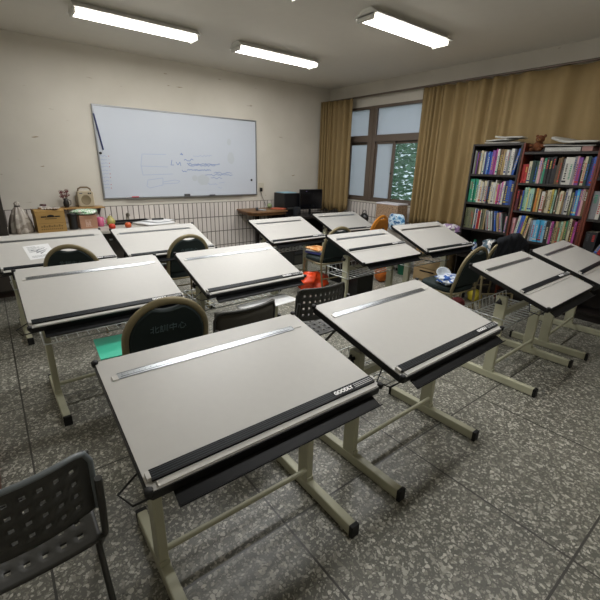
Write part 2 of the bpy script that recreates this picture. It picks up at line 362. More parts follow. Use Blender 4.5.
for cx,cz,rx,rz in ((229,142,2.5,3.5),(231,158,4,6),(203,180,7,5),(195,178,3,3)):
    c=px2wb(cx,cz); vs=[(c[0]+rx*.0165*math.cos(a*.4)*random.uniform(.8,1.1),-.0256,c[1]+rz*.0165*math.sin(a*.4)*random.uniform(.8,1.1)) for a in range(16)]
    sm.add(vs,[tuple(range(16))])
sm.build('erased_smudge',mat('smudge','#b0b6bc',.6),wb)
def magnet(px,py,colr,label):
    a,b=px2wb(px,py); o=MB().lathe([(.0,0),(.018,0),(.018,.008),(.012,.012),(0,.012)],M=Matrix.Rotation(R(90),4,'X')).build('board_magnet',mat('magnet_'+colr,colr,.4)); o.location=(X0+a,YB-.0255,Z0+b)
    tag(o,label,'magnet')
magnet(251.5,180,'#151515','black magnet near the right edge of the whiteboard')
magnet(100.5,153,'#171717','black magnet above the writing list at the left of the whiteboard')
def pen(px,colr,label,kind='marker_pen'):
    a,b=px2wb(px,196); o=MB().cyl((-.05,0,0),(.05,0,0),.009,8).build(kind,mat('pen_'+colr,colr,.4)); o.location=(X0+a,YB-.047,Z0+.0215); tag(o,label,kind.split('_')[0])
pen(135,'#b03030','red marker lying on the whiteboard ledge'); pen(212,'#20242c','black marker on the whiteboard ledge right of the eraser')
o=MB().box((-.045,-.012,0),(.045,.012,.035)).build('board_eraser',mat('eraser','#3a3c3c',.8),None,.003); a,b=px2wb(187,196); o.location=(X0+a,YB-.048,Z0+.0125); tag(o,'dark eraser standing on the whiteboard ledge','eraser')
a,b=px2wb(98,131); c,d=px2wb(103.2,150)
k=(a-c,b-d); a2,b2=a+k[0]*.9,b+k[1]*.9
o=MB().cyl((0,0,0),(a2-c,0,b2-d),.010,8).build('pointer_stick',mat('navy_stick','#26305e',.4)); o.location=(X0+c,YB-.04,Z0+d); tag(o,'thin navy blue stick held against the top left of the whiteboard','stick')

# wall socket
o=empty('wall_outlet',(3.95,YB,1.22)); tag(o,'wall outlet with a black plug right of the whiteboard','outlet')
MB().box((-.05,-.012,-.06),(.06,0,.08)).build('cover_plate',mat('ivory_plastic','#b9b3a2',.5),o,.003)
MB().box((-.035,-.05,-.07),(.005,-.012,-.005)).build('plug',M_blackpl,o,.004)
tag(MB().tube([(3.93,YB-.03,1.15),(3.96,YB-.03,1.05),(4.0,YB-.05,.95),(4.03,YB-.06,.868)],.006,6).build('power_cable',mat('grey_cable','#6f716c',.5)),'thin grey cable hanging from the outlet to the wood table','cable')

# ------------------------------------------------------------ drafting desks
BW,BD=.934,.631
def make_desk():
    d=empty('drafting_desk')
    b=MB(); pl=[(-BW/2+.012,-BD/2),(BW/2-.012,-BD/2),(BW/2,-BD/2+.012),(BW/2,BD/2-.012),(BW/2-.012,BD/2),(-BW/2+.012,BD/2),(-BW/2,BD/2-.012),(-BW/2,-BD/2+.012)]
    b.prism(pl,2,-.003,0,0); q=[(x*1.008,y*1.012) for x,y in pl]; b.prism(q,2,-.034,-.003,1)
    for sx in (-1,1): b.box((sx*.36-.02,-.26,-.05),(sx*.36+.02,.26,-.03),1)
    bd=b.build('drawing_board',[M_lam,M_lamedge],d)
    r=MB(); r.box((-.415,.180,.0),(.385,.215,.002),0); r.box((-.413,.1805,.002),(.383,.1825,.0023),1); r.box((-.413,.2125,.002),(.383,.2145,.0023),1); r.box((-.405,.189,.002),(.36,.193,.0023),1)
    for i in range(36): r.box((-.40+i*.021,.197,.002),(-.398+i*.021,.203+.004*(i%5==0),.0023),1)
    r.box((-.435,.178,.0),(-.415,.205,.004),2); r.box((.385,.19,.0),(.43,.216,.003),2)
    r.build('ruler_strip',[M_ruler,M_rulermark,M_clear],bd)
    p=MB(); p.box((-.45,-.019,.004),(.452,.018,.013),0)
    for yy in (-.012,-.004,.004,.011): p.box((-.448,yy,.013),(.45,yy+.001,.0136),1)
    for yy in (-.009,-.001,.007): p.box((.35,yy,.013),(.448,yy+.0016,.0137),2)
    p.box((.24,-.017,.0131),(.345,.015,.0142),0)
    text_geo(p,'GOODLY',.0225,Matrix.Translation((.292,-.001,.0146)),2,.0003,0,.0014)
    p.box((-.462,-.012,.0),(-.45,.014,.016),3); p.box((.452,-.012,.0),(.463,.014,.016),3)
    p.build('parallel_bar',[M_bar,M_barline,M_white,M_clear],bd)
    c=MB(); c.box((-.44,-.041,.0005),(.445,-.021,.005)); c.build('acrylic_straightedge',M_clear,bd)
    for sx in (-1,1):
        for sy in (-1,1):
            MB().lathe([(0,-.012),(.012,-.012),(.013,.006),(.009,.010),(0,.010)],(sx*(BW/2-.0),sy*(BD/2-.004),.0),12).build('corner_knob',M_rubber,bd)
    t=MB(); A=[(-BD/2+.02,-.035),(-BD/2-.046,-.050),(-BD/2-.054,-.038),(-BD/2-.058,-.040),(-BD/2-.048,-.056),(-BD/2+.02,-.040)]
    t.prism(A,0,-.40,.43); t.build('pen_tray',M_tray,bd)
    MB().tube([(-.43,-.18,-.045),(-.53,-.235,-.062),(-.505,-.29,-.060),(-.41,-.30,-.045)],.0035,6).build('wire_bracket',M_rubber,bd)
    for sx in (-1,1):
        l=MB(); l.box((sx*.376-.019,.01,.055),(sx*.376+.019,.088,.70)); lg=l.build('leg_post',M_beige,d,.004)
        MB().box((sx*.376-.021,.004,.058),(sx*.376+.021,.012,.085)).build('post_bracket',M_beige,lg,.002)
        l=MB(); l.box((sx*.376-.022,-.315,.004),(sx*.376+.022,.335,.062)); ft=l.build('foot_bar',M_beige,d,.006)
        for y0_,y1_ in ((-.327,-.305),(.325,.347)): MB().box((sx*.376-.024,y0_,.0),(sx*.376+.024,y1_,.064)).build('end_cap',M_rubber,ft,.003)
        l=MB(); s=sx*.395; l.lathe([(0,0),(.010,0),(.010,.02),(.030,.024),(.030,.036),(0,.040)],(0,0,0),3,M=Matrix.Translation((s,.05,.66))@Matrix.Rotation(R(90*sx),4,'Y')); l.build('tilt_knob',M_rubber,d)
    MB().box((-.357,.03,.53),(.357,.06,.575)).build('upper_crossbar',M_beige,d,.003)
    MB().cyl((-.357,.02,.13),(.357,.02,.13),.013,10).build('lower_crossbar',M_beige,d)
    w=MB(); z=.45
    w.tube([(-.40,-.01,z),(.40,-.01,z),(.40,.32,z),(-.40,.32,z)],.005,6,closed=True); w.tube([(-.40,.34,z+.08),(.40,.34,z+.08)],.004,6)
    for i in range(13):
        x=-.39+i*.065; w.tube([(x,-.01,z),(x,.32,z-.004),(x,.34,z+.08)],.0035,5)
    for y in (.1,.17,.24): w.tube([(-.4,y,z-.005),(.4,y,z-.005)],.0035,5)
    for sx in (-1,1): w.tube([(sx*.398,-.01,z),(sx*.40,.0,z+.07),(sx*.40,.34,z+.08)],.004,6)
    w.build('wire_shelf',M_chrome,d)
    return d,bd
# x, y, z of the board centre, turn, tilt, where the parallel bar stands (from the centre), label
desks=[
 (.664,1.184,.815,-.6,11.0,-.272,'nearest white-topped drafting desk, filling the front of the photo'),
 (1.746,1.185,.812,.9,13.9,-.272,'white-topped drafting desk right of the nearest one, in front of the perforated chair'),
 (.508,2.838,.791,.6,19.5,-.272,'drafting desk at far left of middle row, green folder chair before it'),
 (1.607,2.837,.786,1.0,19.1,-.272,'drafting desk behind the two dark plastic chairs, in the middle row'),
 (3.313,2.846,.791,-.7,18.4,-.05,'drafting desk with its bar raised halfway, beside the aisle chair with books'),
 (4.365,2.796,.808,-2.7,21.3,-.272,'drafting desk in front of the wide curtain and beige drawer unit'),
 (.424,4.334,.796,2.1,20.2,-.272,'drafting desk with the printed sheet, by the cardboard box counter'),
 (1.44,4.233,.81,2.0,19.1,-.272,'back row drafting desk directly under the whiteboard, before the sink'),
 (3.224,4.366,.769,1.4,21.1,-.272,'back row drafting desk in front of the brown wood table'),
 (4.617,4.654,.753,-2.4,19.7,-.272,'drafting desk in the far right corner near the monitor'),
 (3.338,1.183,.814,.8,17.6,-.105,'drafting desk at right, its corner meeting the chair that holds the blue bag'),
 (4.357,1.171,.817,2.9,18.1,-.12,'rightmost drafting desk, closest to the middle bookcase'),
]
proto,_=make_desk()
for i,(x,y,z,rt,ti,bar,lab) in enumerate(desks):
    d=proto if i==0 else copy_tree(proto)
    d.location=(x,y,0); d.rotation_euler=(0,0,R(rt)); tag(d,lab,'desk','drafting desks in rows')
    for ch in children(d):
        if ch.name.startswith('drawing_board'):
            ch.location=(0,0,z); ch.rotation_euler=(R(ti),0,0)
            for g in children(ch):
                if g.name.startswith(('parallel_bar','acrylic')): g.location=(0,bar,0)

# ------------------------------------------------------------ banquet chairs
def arch(r,z0,zc,n=18,y=lambda z:0):
    pts=[(-r,z0)]+[(-r,z0+(zc-z0)*.5)]+[(-r*math.cos(math.pi*i/n),zc+r*math.sin(math.pi*i/n)*1.02) for i in range(n+1)]+[(r,z0+(zc-z0)*.5),(r,z0)]
    return pts
def yb(z): return -.20-.11*max(0,z-.45)/.45
def make_banquet(name,fab,txt=True):
    c=empty(name); r=.222; zc=.90-r
    P=arch(r,.46,zc)
    fr=[(-.20,-.245,.0),(-.215,-.215,.25)]+[(x,yb(z),z) for x,z in P]+[(.215,-.215,.25),(.20,-.245,.0)]
    a=MB(); a.tube([(x,yb(z),z) for x,z in P],.016,10,sx=1.35,up=(0,1,0)); a.build('back_frame',M_gold,c)
    for s in (-1,1):
        MB().tube([(s*.222,yb(.46),.47),(s*.215,-.215,.25),(s*.205,-.25,.0)],[.014,.013,.011],8).build('leg',M_gold,c)
        MB().tube([(s*.205,.21,.43),(s*.205,.215,.2),(s*.20,.225,.0)],[.014,.013,.011],8).build('leg',M_gold,c)
    rp=r-.012; out=[(-rp,.50),(rp,.50)]; n=28; top=[]
    for i in range(n+1):
        a_=math.pi*i/n; x=rp*math.cos(a_); z=zc+rp*math.sin(a_)*1.02
        ang=abs(a_-math.pi/2)
        if ang<R(24): z=zc+rp*1.02*math.cos(R(24))-.016*math.cos(ang/R(24)*math.pi/2)
        top.append((x,z))
    out+=top
    m=MB(); cen=(0,.66)
    def ring(th,k): return [(cen[0]+(x-cen[0])*k, yb(z)+th, cen[1]+(z-cen[1])*k) for x,z in out]
    rings=[ring(-.020,.93),ring(-.012,.985),ring(0,1.0),ring(.014,.985),ring(.024,.93)]
    N=len(out); vs=[v for q in rings for v in q]; fs=[(i*N+k,i*N+(k+1)%N,(i+1)*N+(k+1)%N,(i+1)*N+k) for i in range(len(rings)-1) for k in range(N)]
    m.add(vs,fs,0,None,True); m.add(rings[0],[tuple(range(N))]); m.add(rings[-1],[tuple(range(N))])
    if txt:
        text_geo(m,'北訓中心',.05,Matrix.Translation((0,yb(.74)-.0250,.74))@Matrix.Rotation(R(90)+R(13.7),4,'X'),1,.0012)
    m.build('backrest',[fab,mat('grey_print','#56686a',.7)],c)
    s=MB(); pr=[]
    for i in range(28):
        a_=2*math.pi*i/28; ca,sa=math.cos(a_),math.sin(a_); pr.append((.225*math.copysign(abs(ca)**.45,ca),.22*math.copysign(abs(sa)**.45,sa)))
    lv=[(.43,.96),(.445,1.0),(.475,1.0),(.49,.95),(.497,.8),(.50,0)]
    vs=[(x*k,y*k,z) for z,k in lv for x,y in pr]; fs=[(i*28+k,i*28+(k+1)%28,(i+1)*28+(k+1)%28,(i+1)*28+k) for i in range(len(lv)-1) for k in range(28)]
    fs.append(tuple(range(27,-1,-1))); s.add(vs,fs,0,None,True); s.build('seat',fab,c)
    f=MB(); f.tube([(-.205,.21,.42),(.205,.21,.42),(.225,-.21,.42),(-.225,-.21,.42)],.011,8,closed=True); f.build('seat_frame',M_gold,c)
    for y,zz in ((.217,.2),(-.226,.22)): MB().cyl((-.2,y,zz),(.2,y,zz),.009,8).build('stretcher',M_gold,c)
    return c
def put_back(o,bx,by,rz):   # put the chair so that the top of its back stands over (bx,by)
    a=R(rz); o.location=(bx-math.sin(a)*.305*1,by+math.cos(a)*.305,0); o.rotation_euler=(0,0,a)
bc=make_banquet('banquet_chair',M_greenfab)
GB='arched banquet chairs'
put_back(bc,.648,1.965,-4); tag(bc,'arch-backed dark green banquet chair with the turquoise folder on its seat','chair',GB)
for (x,y,rz,lab) in ((.47,3.91,-22,'arch-backed dark banquet chair in front of the desk with printed sheet'),
                     (1.58,3.89,0,'arch-backed dark banquet chair in front of the sink-side desk, under the whiteboard'),
                     (3.42,3.50,-4,'banquet chair standing in the aisle holding orange and blue books'),
                     (3.70,1.83,-2,'banquet chair behind the right desk, blue and white bag on its seat'),
                     (4.53,1.90,-30,'banquet chair with a dark jacket over its back, before the bookcase')):
    c=copy_tree(bc); put_back(c,x,y,rz); c.scale=(.975,.975,.975); tag(c,lab,'chair',GB)
oc=make_banquet('padded_chair',mat('orange_cloth','#c07818',.7,noise=.15,nscale=25,bump=.4,bscale=30),False); put_back(oc,4.70,3.93,8); tag(oc,'chair with an orange cloth-covered rounded back near the far window','chair')
for ch in children(oc):
    if ch.name.startswith('back_frame'): ch.data.materials[0]=mat('orange_cloth','#c07818')

# ------------------------------------------------------------ plastic chairs
def holed(nx,nz,w,h,hole,bulge=.03,thick=.004,stagger=True):
    # sheet in x,z with rectangular holes: list of (verts, faces)
    xs=[]; zs=[]
    for i in range(nx): 
        x0=-w/2+.03+(w-.06)*i/nx; cw_=(w-.06)/nx; xs+=[x0,x0+cw_*(1-hole)/2,x0+cw_*(1+hole)/2]
    xs=[-w/2,-w/2+.012]+xs+[w/2-.03,w/2-.012,w/2]
    for j in range(nz):
        z0=.025+(h-.05)*j/nz; ch_=(h-.05)/nz; zs+=[z0,z0+ch_*(1-hole)/2,z0+ch_*(1+hole)/2]
    zs=[0,.012]+zs+[h-.025,h-.01,h]
    holes=set()
    for i in range(nx):
        for j in range(nz): holes.add((3+3*i,3+3*j))
    vs=[(x,0,z) for z in zs for x in xs]; nX=len(xs); fs=[]
    for j in range(len(zs)-1):
        for i in range(nX-1):
            if (i,j) in holes: continue
            if (i in (0,nX-2)) and (j==len(zs)-2): continue
            fs.append((j*nX+i,j*nX+i+1,(j+1)*nX+i+1,(j+1)*nX+i))
    return vs,fs
def make_plastic(name,rim,holes=True,steel=M_greyplas,fab=M_greyplas):
    c=empty(name); w=.41; h=.235
    vs,fs=holed(9,4,w,h,.36 if holes else 0)
    def bk(v): x,_,z=v; return (x,-.235-.10*z-.05*(1-(2*x/w)**2)+.03,.59+z)
    m=MB()
    if holes: m.add([bk(v) for v in vs],fs,0,None,True)
    else:
        g=[(-w/2+w*i/12,0,h*j/4) for j in range(5) for i in range(13)]
        m.add([bk(v) for v in g],[(j*13+i,j*13+i+1,(j+1)*13+i+1,(j+1)*13+i) for j in range(4) for i in range(12)],0,None,True)
    o=m.build('backrest',fab,c); s=o.modifiers.new('s','SOLIDIFY'); s.thickness=.008 if holes else .02
    rp=[(-w/2,0,0),(-w/2,0,h*.8),(-w/2+.015,0,h-.008)]+[(-w/2+w*i/10,0,h) for i in range(1,10)]+[(w/2-.015,0,h-.008),(w/2,0,h*.8),(w/2,0,0)]
    MB().tube([bk(v) for v in rp],.0085,8).build('back_rim',rim,c)
    vs,fs=holed(7,6,.40,.40,.35 if holes else .35)
    def st(v): x,_,z=v; y=.20-z; return (x,y,.455-.015*(1-(2*x/.4)**2)-(.02 if z<.02 else 0))
    m=MB(); m.add([st(v) for v in vs],fs,0,None,True); o=m.build('seat',fab,c); s=o.modifiers.new('s','SOLIDIFY'); s.thickness=.01
    for s in (-1,1):
        MB().tube([(s*.213,-.265,.74),(s*.213,-.235,.60),(s*.215,-.17,.44),(s*.215,.02,.22),(s*.215,.20,.0)],.011,8).build('leg',steel,c)
        MB().tube([(s*.2,.16,.43),(s*.2,-.03,.22),(s*.2,-.24,.0)],.011,8).build('leg',steel,c)
    f=MB(); f.tube([(-.2,.17,.43),(.2,.17,.43)],.010,8); f.tube([(-.213,-.165,.43),(.213,-.165,.43)],.010,8); f.build('seat_frame',steel,c)
    MB().cyl((-.2,-.2,.06),(.2,-.2,.06),.008,8).build('stretcher',steel,c)
    return c
def putp(o,bx,by,rz):
    a=R(rz); o.location=(bx-math.sin(a)*.24,by+math.cos(a)*.24,0); o.rotation_euler=(0,0,a)
pc=make_plastic('plastic_chair',M_greyplas); putp(pc,1.70,1.885,-4); tag(pc,'dark grey chair with a perforated back between the two front desks','chair','perforated plastic chairs')
pf=make_plastic('plastic_chair',M_greyrim); putp(pf,-.115,1.06,0); tag(pf,'perforated folding chair with pale grey rim at the lower left corner','chair','perforated plastic chairs')
ps=make_plastic('low_back_chair',M_greyplas,False,M_greyplas,mat('dark_vinyl','#45423b',.75,spec=.25)); putp(ps,1.06,1.82,2); tag(ps,'chair with a plain dark vinyl back panel, left of the perforated chair','chair')
# ------------------------------------------------------------ bookcases
BX0,BX1=5.12,5.40
def bookcase(name,y0,y1,shelves,top,label,sides,topz=None):
    b=empty(name,(BX0,(y0+y1)/2,0)); tag(b,label,'bookcase','bookcases along the right side'); ox,oy=BX0,(y0+y1)/2
    def L(lo,hi): return (lo[0]-ox,lo[1]-oy,lo[2]),(hi[0]-ox,hi[1]-oy,hi[2])
    t=.022
    for (ya,yb_),mm in (((y0,y0+t),sides[0]),((y1-t,y1),sides[1])):
        box('side_panel',*L((BX0-.004,ya,0),(BX1,yb_,top)),mm,b,.002)
    if topz: box('top_panel',*L((BX0,y0+t,topz-t),(BX1,y1-t,topz)),M_darkwood,b)
    for z in shelves: box('shelf',*L((BX0+.002,y0+t,z-.026),(BX1-.01,y1-t,z)),M_darkwood,b)
    box('back_panel',*L((BX1-.008,y0+t,0),(BX1-.001,y1-t,top-.0)),M_darkwood,b)
    box('plinth',*L((BX0+.02,y0+t,0),(BX0+.04,y1-t,.08)),M_darkwood,b)
bookcase('bookcase',2.243,2.872,[1.56,1.20,.855,.47,.10],1.925,'left black bookcase next to the curtain, three shelves of books',(M_darkwood,M_darkwood),1.925)
bookcase('bookcase',1.452,2.240,[1.825,1.475,1.15,.80,.45,.10],1.925,'middle bookcase with red-brown sides and a teddy bear on top',(M_redwood,M_redwood))
bookcase('bookcase',.65,1.449,[1.56,1.13,.75,.42,.10],1.925,'right bookcase at the photo edge holding red magazines',(M_redwood,M_redwood),1.925)
CN={'#':''}
ORD=['first','second','third','fourth','fifth','sixth','seventh','eighth','ninth','tenth','eleventh','twelfth','thirteenth','fourteenth','fifteenth','sixteenth','seventeenth','eighteenth','nineteenth','twentieth','twenty-first','twenty-second','twenty-third','twenty-fourth','twenty-fifth','twenty-sixth','twenty-seventh','twenty-eighth','twenty-ninth','thirtieth']
PAL={'white':'#b8b6ae','cream':'#b0a78c','grey':'#77777a','dark grey':'#3c3e42','black':'#17171a','green':'#1e7a5c','dark green':'#14352c','pale green':'#8fb09a','olive':'#5c6045',
 'blue':'#24509c','dark blue':'#1f2f6a','pale blue':'#7fa3bb','cyan':'#3a93bb','purple':'#6d3a80','magenta':'#9a3f80','pink':'#b78c90','red':'#a02626','maroon':'#4a1520','brown':'#5c4426','tan':'#9a855e','orange':'#a8692c','yellow':'#b3a04c'}
def bookmat(c): return mat('cover_'+c.replace(' ','_'),PAL[c],.5,noise=.06,nscale=20)
M_page=mat('book_pages','#b9b29c',.9)
def book(y,z,w,h,d,c,lean,label,grp,xf,rnd):
    # spine towards -x; y is the left face (towards +y); leaning turns about x
    m=MB(); t=.0022; m.box((0,-w,0),(d,-w+t,h),0); m.box((0,-t,0),(d,0,h),0); m.box((0,-w+t,0),(t,-t,h),0); m.box((t,-w+t,.003),(d-.004,-t,h-.003),1)
    c2=rnd.choice(['white','cream','dark grey','red','blue','yellow','black']) 
    if c in('white','cream','grey','pale green','pale blue','pink'): c2=rnd.choice(['dark grey','red','blue','green','black','dark blue'])
    if w>.012:
        k=rnd.random()
        a,b_=(.58,.88) if k<.5 else (.2,.75)
        zz=h*a
        while zz<h*b_:
            s_=h*rnd.uniform(.02,.05); m.box((-.0006,-w*.72,zz),(0,-w*.28,zz+s_),2); zz+=s_*1.7
        if k>.7: m.box((-.0005,-w+.001,h*.08),(0,-.001,h*.15),2)
    o=m.build('book',[bookmat(c),M_page,bookmat(c2)])
    o.location=(xf,y,z+(math.sin(abs(lean))*w if lean<0 else 0)*1.0+.0005); o.rotation_euler=(lean,0,0)
    if lean>0: o.location.z=z+.0005+math.sin(lean)*w
    if lean<0: o.location.z=z+.0005
    tag(o,label,'book',grp)
def shelf_fill(yl,yr,z,hmax,items,shelf,case,seed):
    rnd=random.Random(seed); flat=[]
    for it in items:
        n=it[1] if len(it)>1 and it[1] else 1
        for k in range(n): flat.append((it[0],it[2] if len(it)>2 else 1.0,it[3] if len(it)>3 else .85,it[4] if len(it)>4 else 0))
    # gaps are items called gap
    def extra(fl):
        e=0; prev=0
        for c,wt,hh,ln in fl:
            if c!='gap' and ln!=prev and ln>0 : e+=math.sin(R(ln))*hh*hmax
            if c!='gap' and prev<0 and ln!=prev: e+=math.sin(R(-prev))*ph_
            prev=ln if c!='gap' else 0; ph_=hh*hmax
        if prev<0: e+=math.sin(R(-prev))*ph_
        return e
    avail=(yl-yr)-.006-extra(flat); tw=sum(f[1]/math.cos(R(f[3])) for f in flat); u=avail/tw
    y=yl-.003; prev=0; ph_=0; n=0
    for c,wt,hh,ln in flat:
        w=wt*u
        if c=='gap': y-=w; prev=0; continue
        h=hmax*hh*rnd.uniform(.98,1.02)
        if ln!=prev and ln>0: y-=math.sin(R(ln))*hh*hmax
        if prev<0 and ln!=prev: y-=math.sin(R(-prev))*ph_
        prev=ln; ph_=hh*hmax
        th='thick ' if wt>=1.6 else ('slim ' if wt<.8 else ('leaning ' if ln else ''))
        lab='%s%s book, %s from left on the %s shelf of the %s bookcase'%(th,c,ORD[n],shelf,case)
        hyp=w/math.cos(R(ln))
        # rotation_x = +ang moves the top towards -y ... top (0,0,h)->(0,-h sin,h cos); leaning left (+y) needs a negative angle
        book(y-(0.0),z,w-.0006,h,rnd.uniform(.15,.2),c,-R(ln),lab,'books on the %s shelf of the %s bookcase'%(shelf,case),BX0+rnd.uniform(.012,.035),rnd)
        y-=hyp; n+=1
Y1L,Y1R=2.872-.022,2.243+.022; Y2L,Y2R=2.24-.022,1.452+.022; Y3L,Y3R=1.449-.022,.65+.022
shelf_fill(Y1L,Y1R,1.56,.34,[('grey',2,.6,.86),('olive',1,.8,.82),('purple',1,.7,.8),('black',1,.9,.84),('brown',1,1,.84),('cream',2,.7,.84),('white',2,.8,.8),('dark blue',1,1,.8),('pale blue',1,1,.78),('blue',2,1,.8),('purple',2,1.2,.84),('magenta',1,1,.88),('white',1,1.2,.9),('black',1,.6,.86),('brown',2,.9,.88),('tan',2,.8,.88),('white',1,1.2,.86),('grey',2,.9,.86),('white',2,1,.88),('blue',1,1.2,.88,-8)],'top','left',11)
shelf_fill(Y1L,Y1R,1.20,.32,[('green',5,1,.92),('white',2,.7,.9),('cream',1,1.2,.84),('white',1,.8,.82),('cream',2,1,.86),('grey',1,.8,.88),('black',1,.9,.86),('dark grey',1,.7,.9),('cream',1,1,.84),('white',1,1.2,.82),('white',1,.6,.92),('cream',1,1,.8),('magenta',1,1,.76),('white',1,.7,.8),('magenta',1,.7,.84),('pink',1,.8,.88),('white',1,.7,.86),('dark blue',1,1.6,.9),('blue',1,1.5,.92),('dark blue',1,1.7,.92)],'second','left',12)
shelf_fill(Y1L,Y1R,.855,.31,[('olive',6,1.1,.86),('pale green',1,.7,.84),('white',1,.6,.86),('dark blue',1,1,.84),('white',1,.6,.82),('red',2,1,.78),('cream',1,.7,.84),('black',1,.8,.7),('olive',1,1.2,.86),('tan',1,1,.86),('grey',2,1,.84,8),('white',2,1,.8,8),('blue',2,.9,.82,9),('tan',1,1,.78,9),('pink',1,1.2,.8,9),('grey',1,.9,.76,9),('gap',1,.6),('dark green',1,1,.7),('pink',1,1,.68)],'third','left',13)
shelf_fill(Y2L,Y2R,1.475,.30,[('red',2,1.3,.72),('gap',1,.4),('cream',1,1.5,.84),('dark green',1,1.6,.86),('dark green',1,1.2,.82),('pale green',1,.6,.84),('pink',1,1.2,.94),('grey',1,.8,.8),('green',1,.9,.94),('black',3,1.3,.98),('black',1,1.2,.7),('brown',2,1.0,.96),('grey',1,1,.9),('white',2,1.8,.96),('grey',1,1,1.0),('pink',1,.8,1.0),('purple',1,1.6,.98),('black',1,.8,.92),('cream',1,1.2,1.0),('dark green',1,1.2,.98),('dark blue',1,1,.98),('blue',1,1,.98)],'top','middle',21)
shelf_fill(Y2L,Y2R,1.15,.30,[('maroon',2,1.5,.8),('blue',1,.6,.78),('pale green',2,1,.92),('yellow',1,.7,.86),('pale green',2,1.1,.88),('gap',1,1),('orange',1,1.1,.92),('tan',1,1,.86),('dark grey',1,.5,.8),('white',1,1.5,.8),('brown',1,.8,.82),('cream',2,1.1,.86),('yellow',1,.9,.88),('pale green',1,.9,.88),('gap',1,.8),('brown',1,.7,.96),('white',1,.7,.8),('cream',1,1.5,.84),('tan',1,.6,.8),('grey',1,1,.94),('white',1,1.4,.96),('gap',1,.6),('olive',1,1,.84),('blue',1,1,.92),('cyan',1,1.1,.96),('purple',1,1,.96),('pink',1,1.1,.98),('brown',1,1.2,.98)],'second','middle',22)
shelf_fill(Y2L,Y2R,.80,.32,[('pink',2,1,.78),('white',1,1.2,.9,-7),('blue',2,1.1,.9,-7),('yellow',1,1,.9,-7),('black',1,.6,.86,-7),('cream',1,1.3,.86,-7),('grey',1,1,.78),('pale blue',1,1.6,.78),('cyan',2,2,.82),('pale blue',1,1.1,.8),('black',1,1.8,.78),('white',1,.7,.78),('magenta',1,1,.82),('dark grey',1,.7,.74),('tan',1,1.2,.84),('olive',1,1.4,.84),('pale green',1,.9,.84),('tan',1,1,.86),('green',1,.8,.86),('olive',1,.9,.9),('cream',1,1,.96),('maroon',1,1.4,.94),('magenta',1,.9,.9),('maroon',1,1.2,.96)],'third','middle',23)
shelf_fill(Y3L,1.05,1.56,.33,[('dark grey',2,1,.8),('black',2,1.3,.84),('grey',1,1,.8),('maroon',1,1,.86)],'top','right',31)
shelf_fill(Y3L,1.05,1.13,.33,[('grey',1,1.2,.9),('white',1,.7,.92),('dark grey',1,1,.86),('red',1,1.1,.9),('cream',1,1,.84),('black',2,1.2,.9)],'second','right',32)
shelf_fill(Y3L-.02,.98,.75,.30,[('black',2,1.2,.8),('grey',1,.8,.85,-22),('red',1,1.3,.95,-22),('orange',1,1.3,.95,-22),('maroon',1,1,.9,-22)],'third','right',33)

# things on top of the bookcases
def flat_stack(name,items,cat,grp=None):
    for (cx,cy,z,lx,ly,h,rz,mt,lab) in items:
        m=MB(); n=6
        for i in range(n): pass
        m.box((-lx/2,-ly/2,0),(lx/2,ly/2,h)); o=m.build(name,mt,None,min(.004,h*.3)); o.location=(cx,cy,z); o.rotation_euler=(0,0,R(rz)); tag(o,lab,cat,grp)
def curl(name,cx,cy,z,lx,ly,h,rz,mt,label,cat,bend=.02,seed=1):
    rnd=random.Random(seed); N=10; K=6; vs=[]
    ph=rnd.uniform(0,6)
    for s_ in (0,1):
        for j in range(K+1):
            for i in range(N+1):
                u=i/N; v=j/K; vs.append(((v-.5)*lx,(u-.5)*ly,s_*h+bend*(.5+.5*math.sin(ph+u*5+v*2))*(u**1.5 if seed%2 else (1-u)**1.5)+.0005))
    n1=(K+1)*(N+1); fs=[]
    for j in range(K):
        for i in range(N):
            a=j*(N+1)+i; fs+= [(a,a+1,a+N+2,a+N+1),(n1+a+N+1,n1+a+N+2,n1+a+1,n1+a)]
    for i in range(N): fs+=[(i,n1+i,n1+i+1,i+1),(K*(N+1)+i,K*(N+1)+i+1,n1+K*(N+1)+i+1,n1+K*(N+1)+i)]
    for j in range(K): a=j*(N+1); fs+=[(a,a+N+1,n1+a+N+1,n1+a),(a+N,n1+a+N,n1+a+2*N+1,a+2*N+1)]
    m=MB(); m.add(vs,fs,0,None,True); o=m.build(name,mt); o.location=(cx,cy,z); o.rotation_euler=(0,0,R(rz)); return tag(o,label,cat)
curl('magazine',5.25,2.53,1.926,.21,.42,.018,4,mat('grey_paper','#8e8c85',.7),'widest white magazine at the bottom of the pile on the left bookcase','magazine',.012,1)
curl('magazine',5.24,2.57,1.957,.21,.30,.015,-12,mat('white_magazine','#a5a49e',.6),'middle crooked magazine of the pile on the left bookcase','magazine',.015,2)
curl('magazine',5.26,2.47,1.987,.21,.32,.018,8,mat('white_magazine','#a5a49e'),'topmost curled magazine of the pile on the left bookcase','magazine',.02,3)
flat_stack('binder',[(5.25,1.83,1.826,.22,.36,.045,0,mat('white_binder','#9c9b96',.5),'thick white binder lying under the newspapers on the middle bookcase'),
                     (5.25,1.59,1.826,.22,.10,.05,0,mat('pink_file','#8e6a64',.6),'pinkish file beside the white binder on the middle bookcase')],'binder')
curl('newspaper',5.24,1.78,1.877,.22,.50,.012,2,mat('grey_paper','#8e8c85'),'folded grey newspaper directly on the white binder','newspaper',.012,5)
curl('newspaper',5.25,1.73,1.912,.24,.46,.02,-5,mat('white_magazine','#a5a49e'),'topmost bulging newspaper next to the teddy bear','newspaper',.06,7)
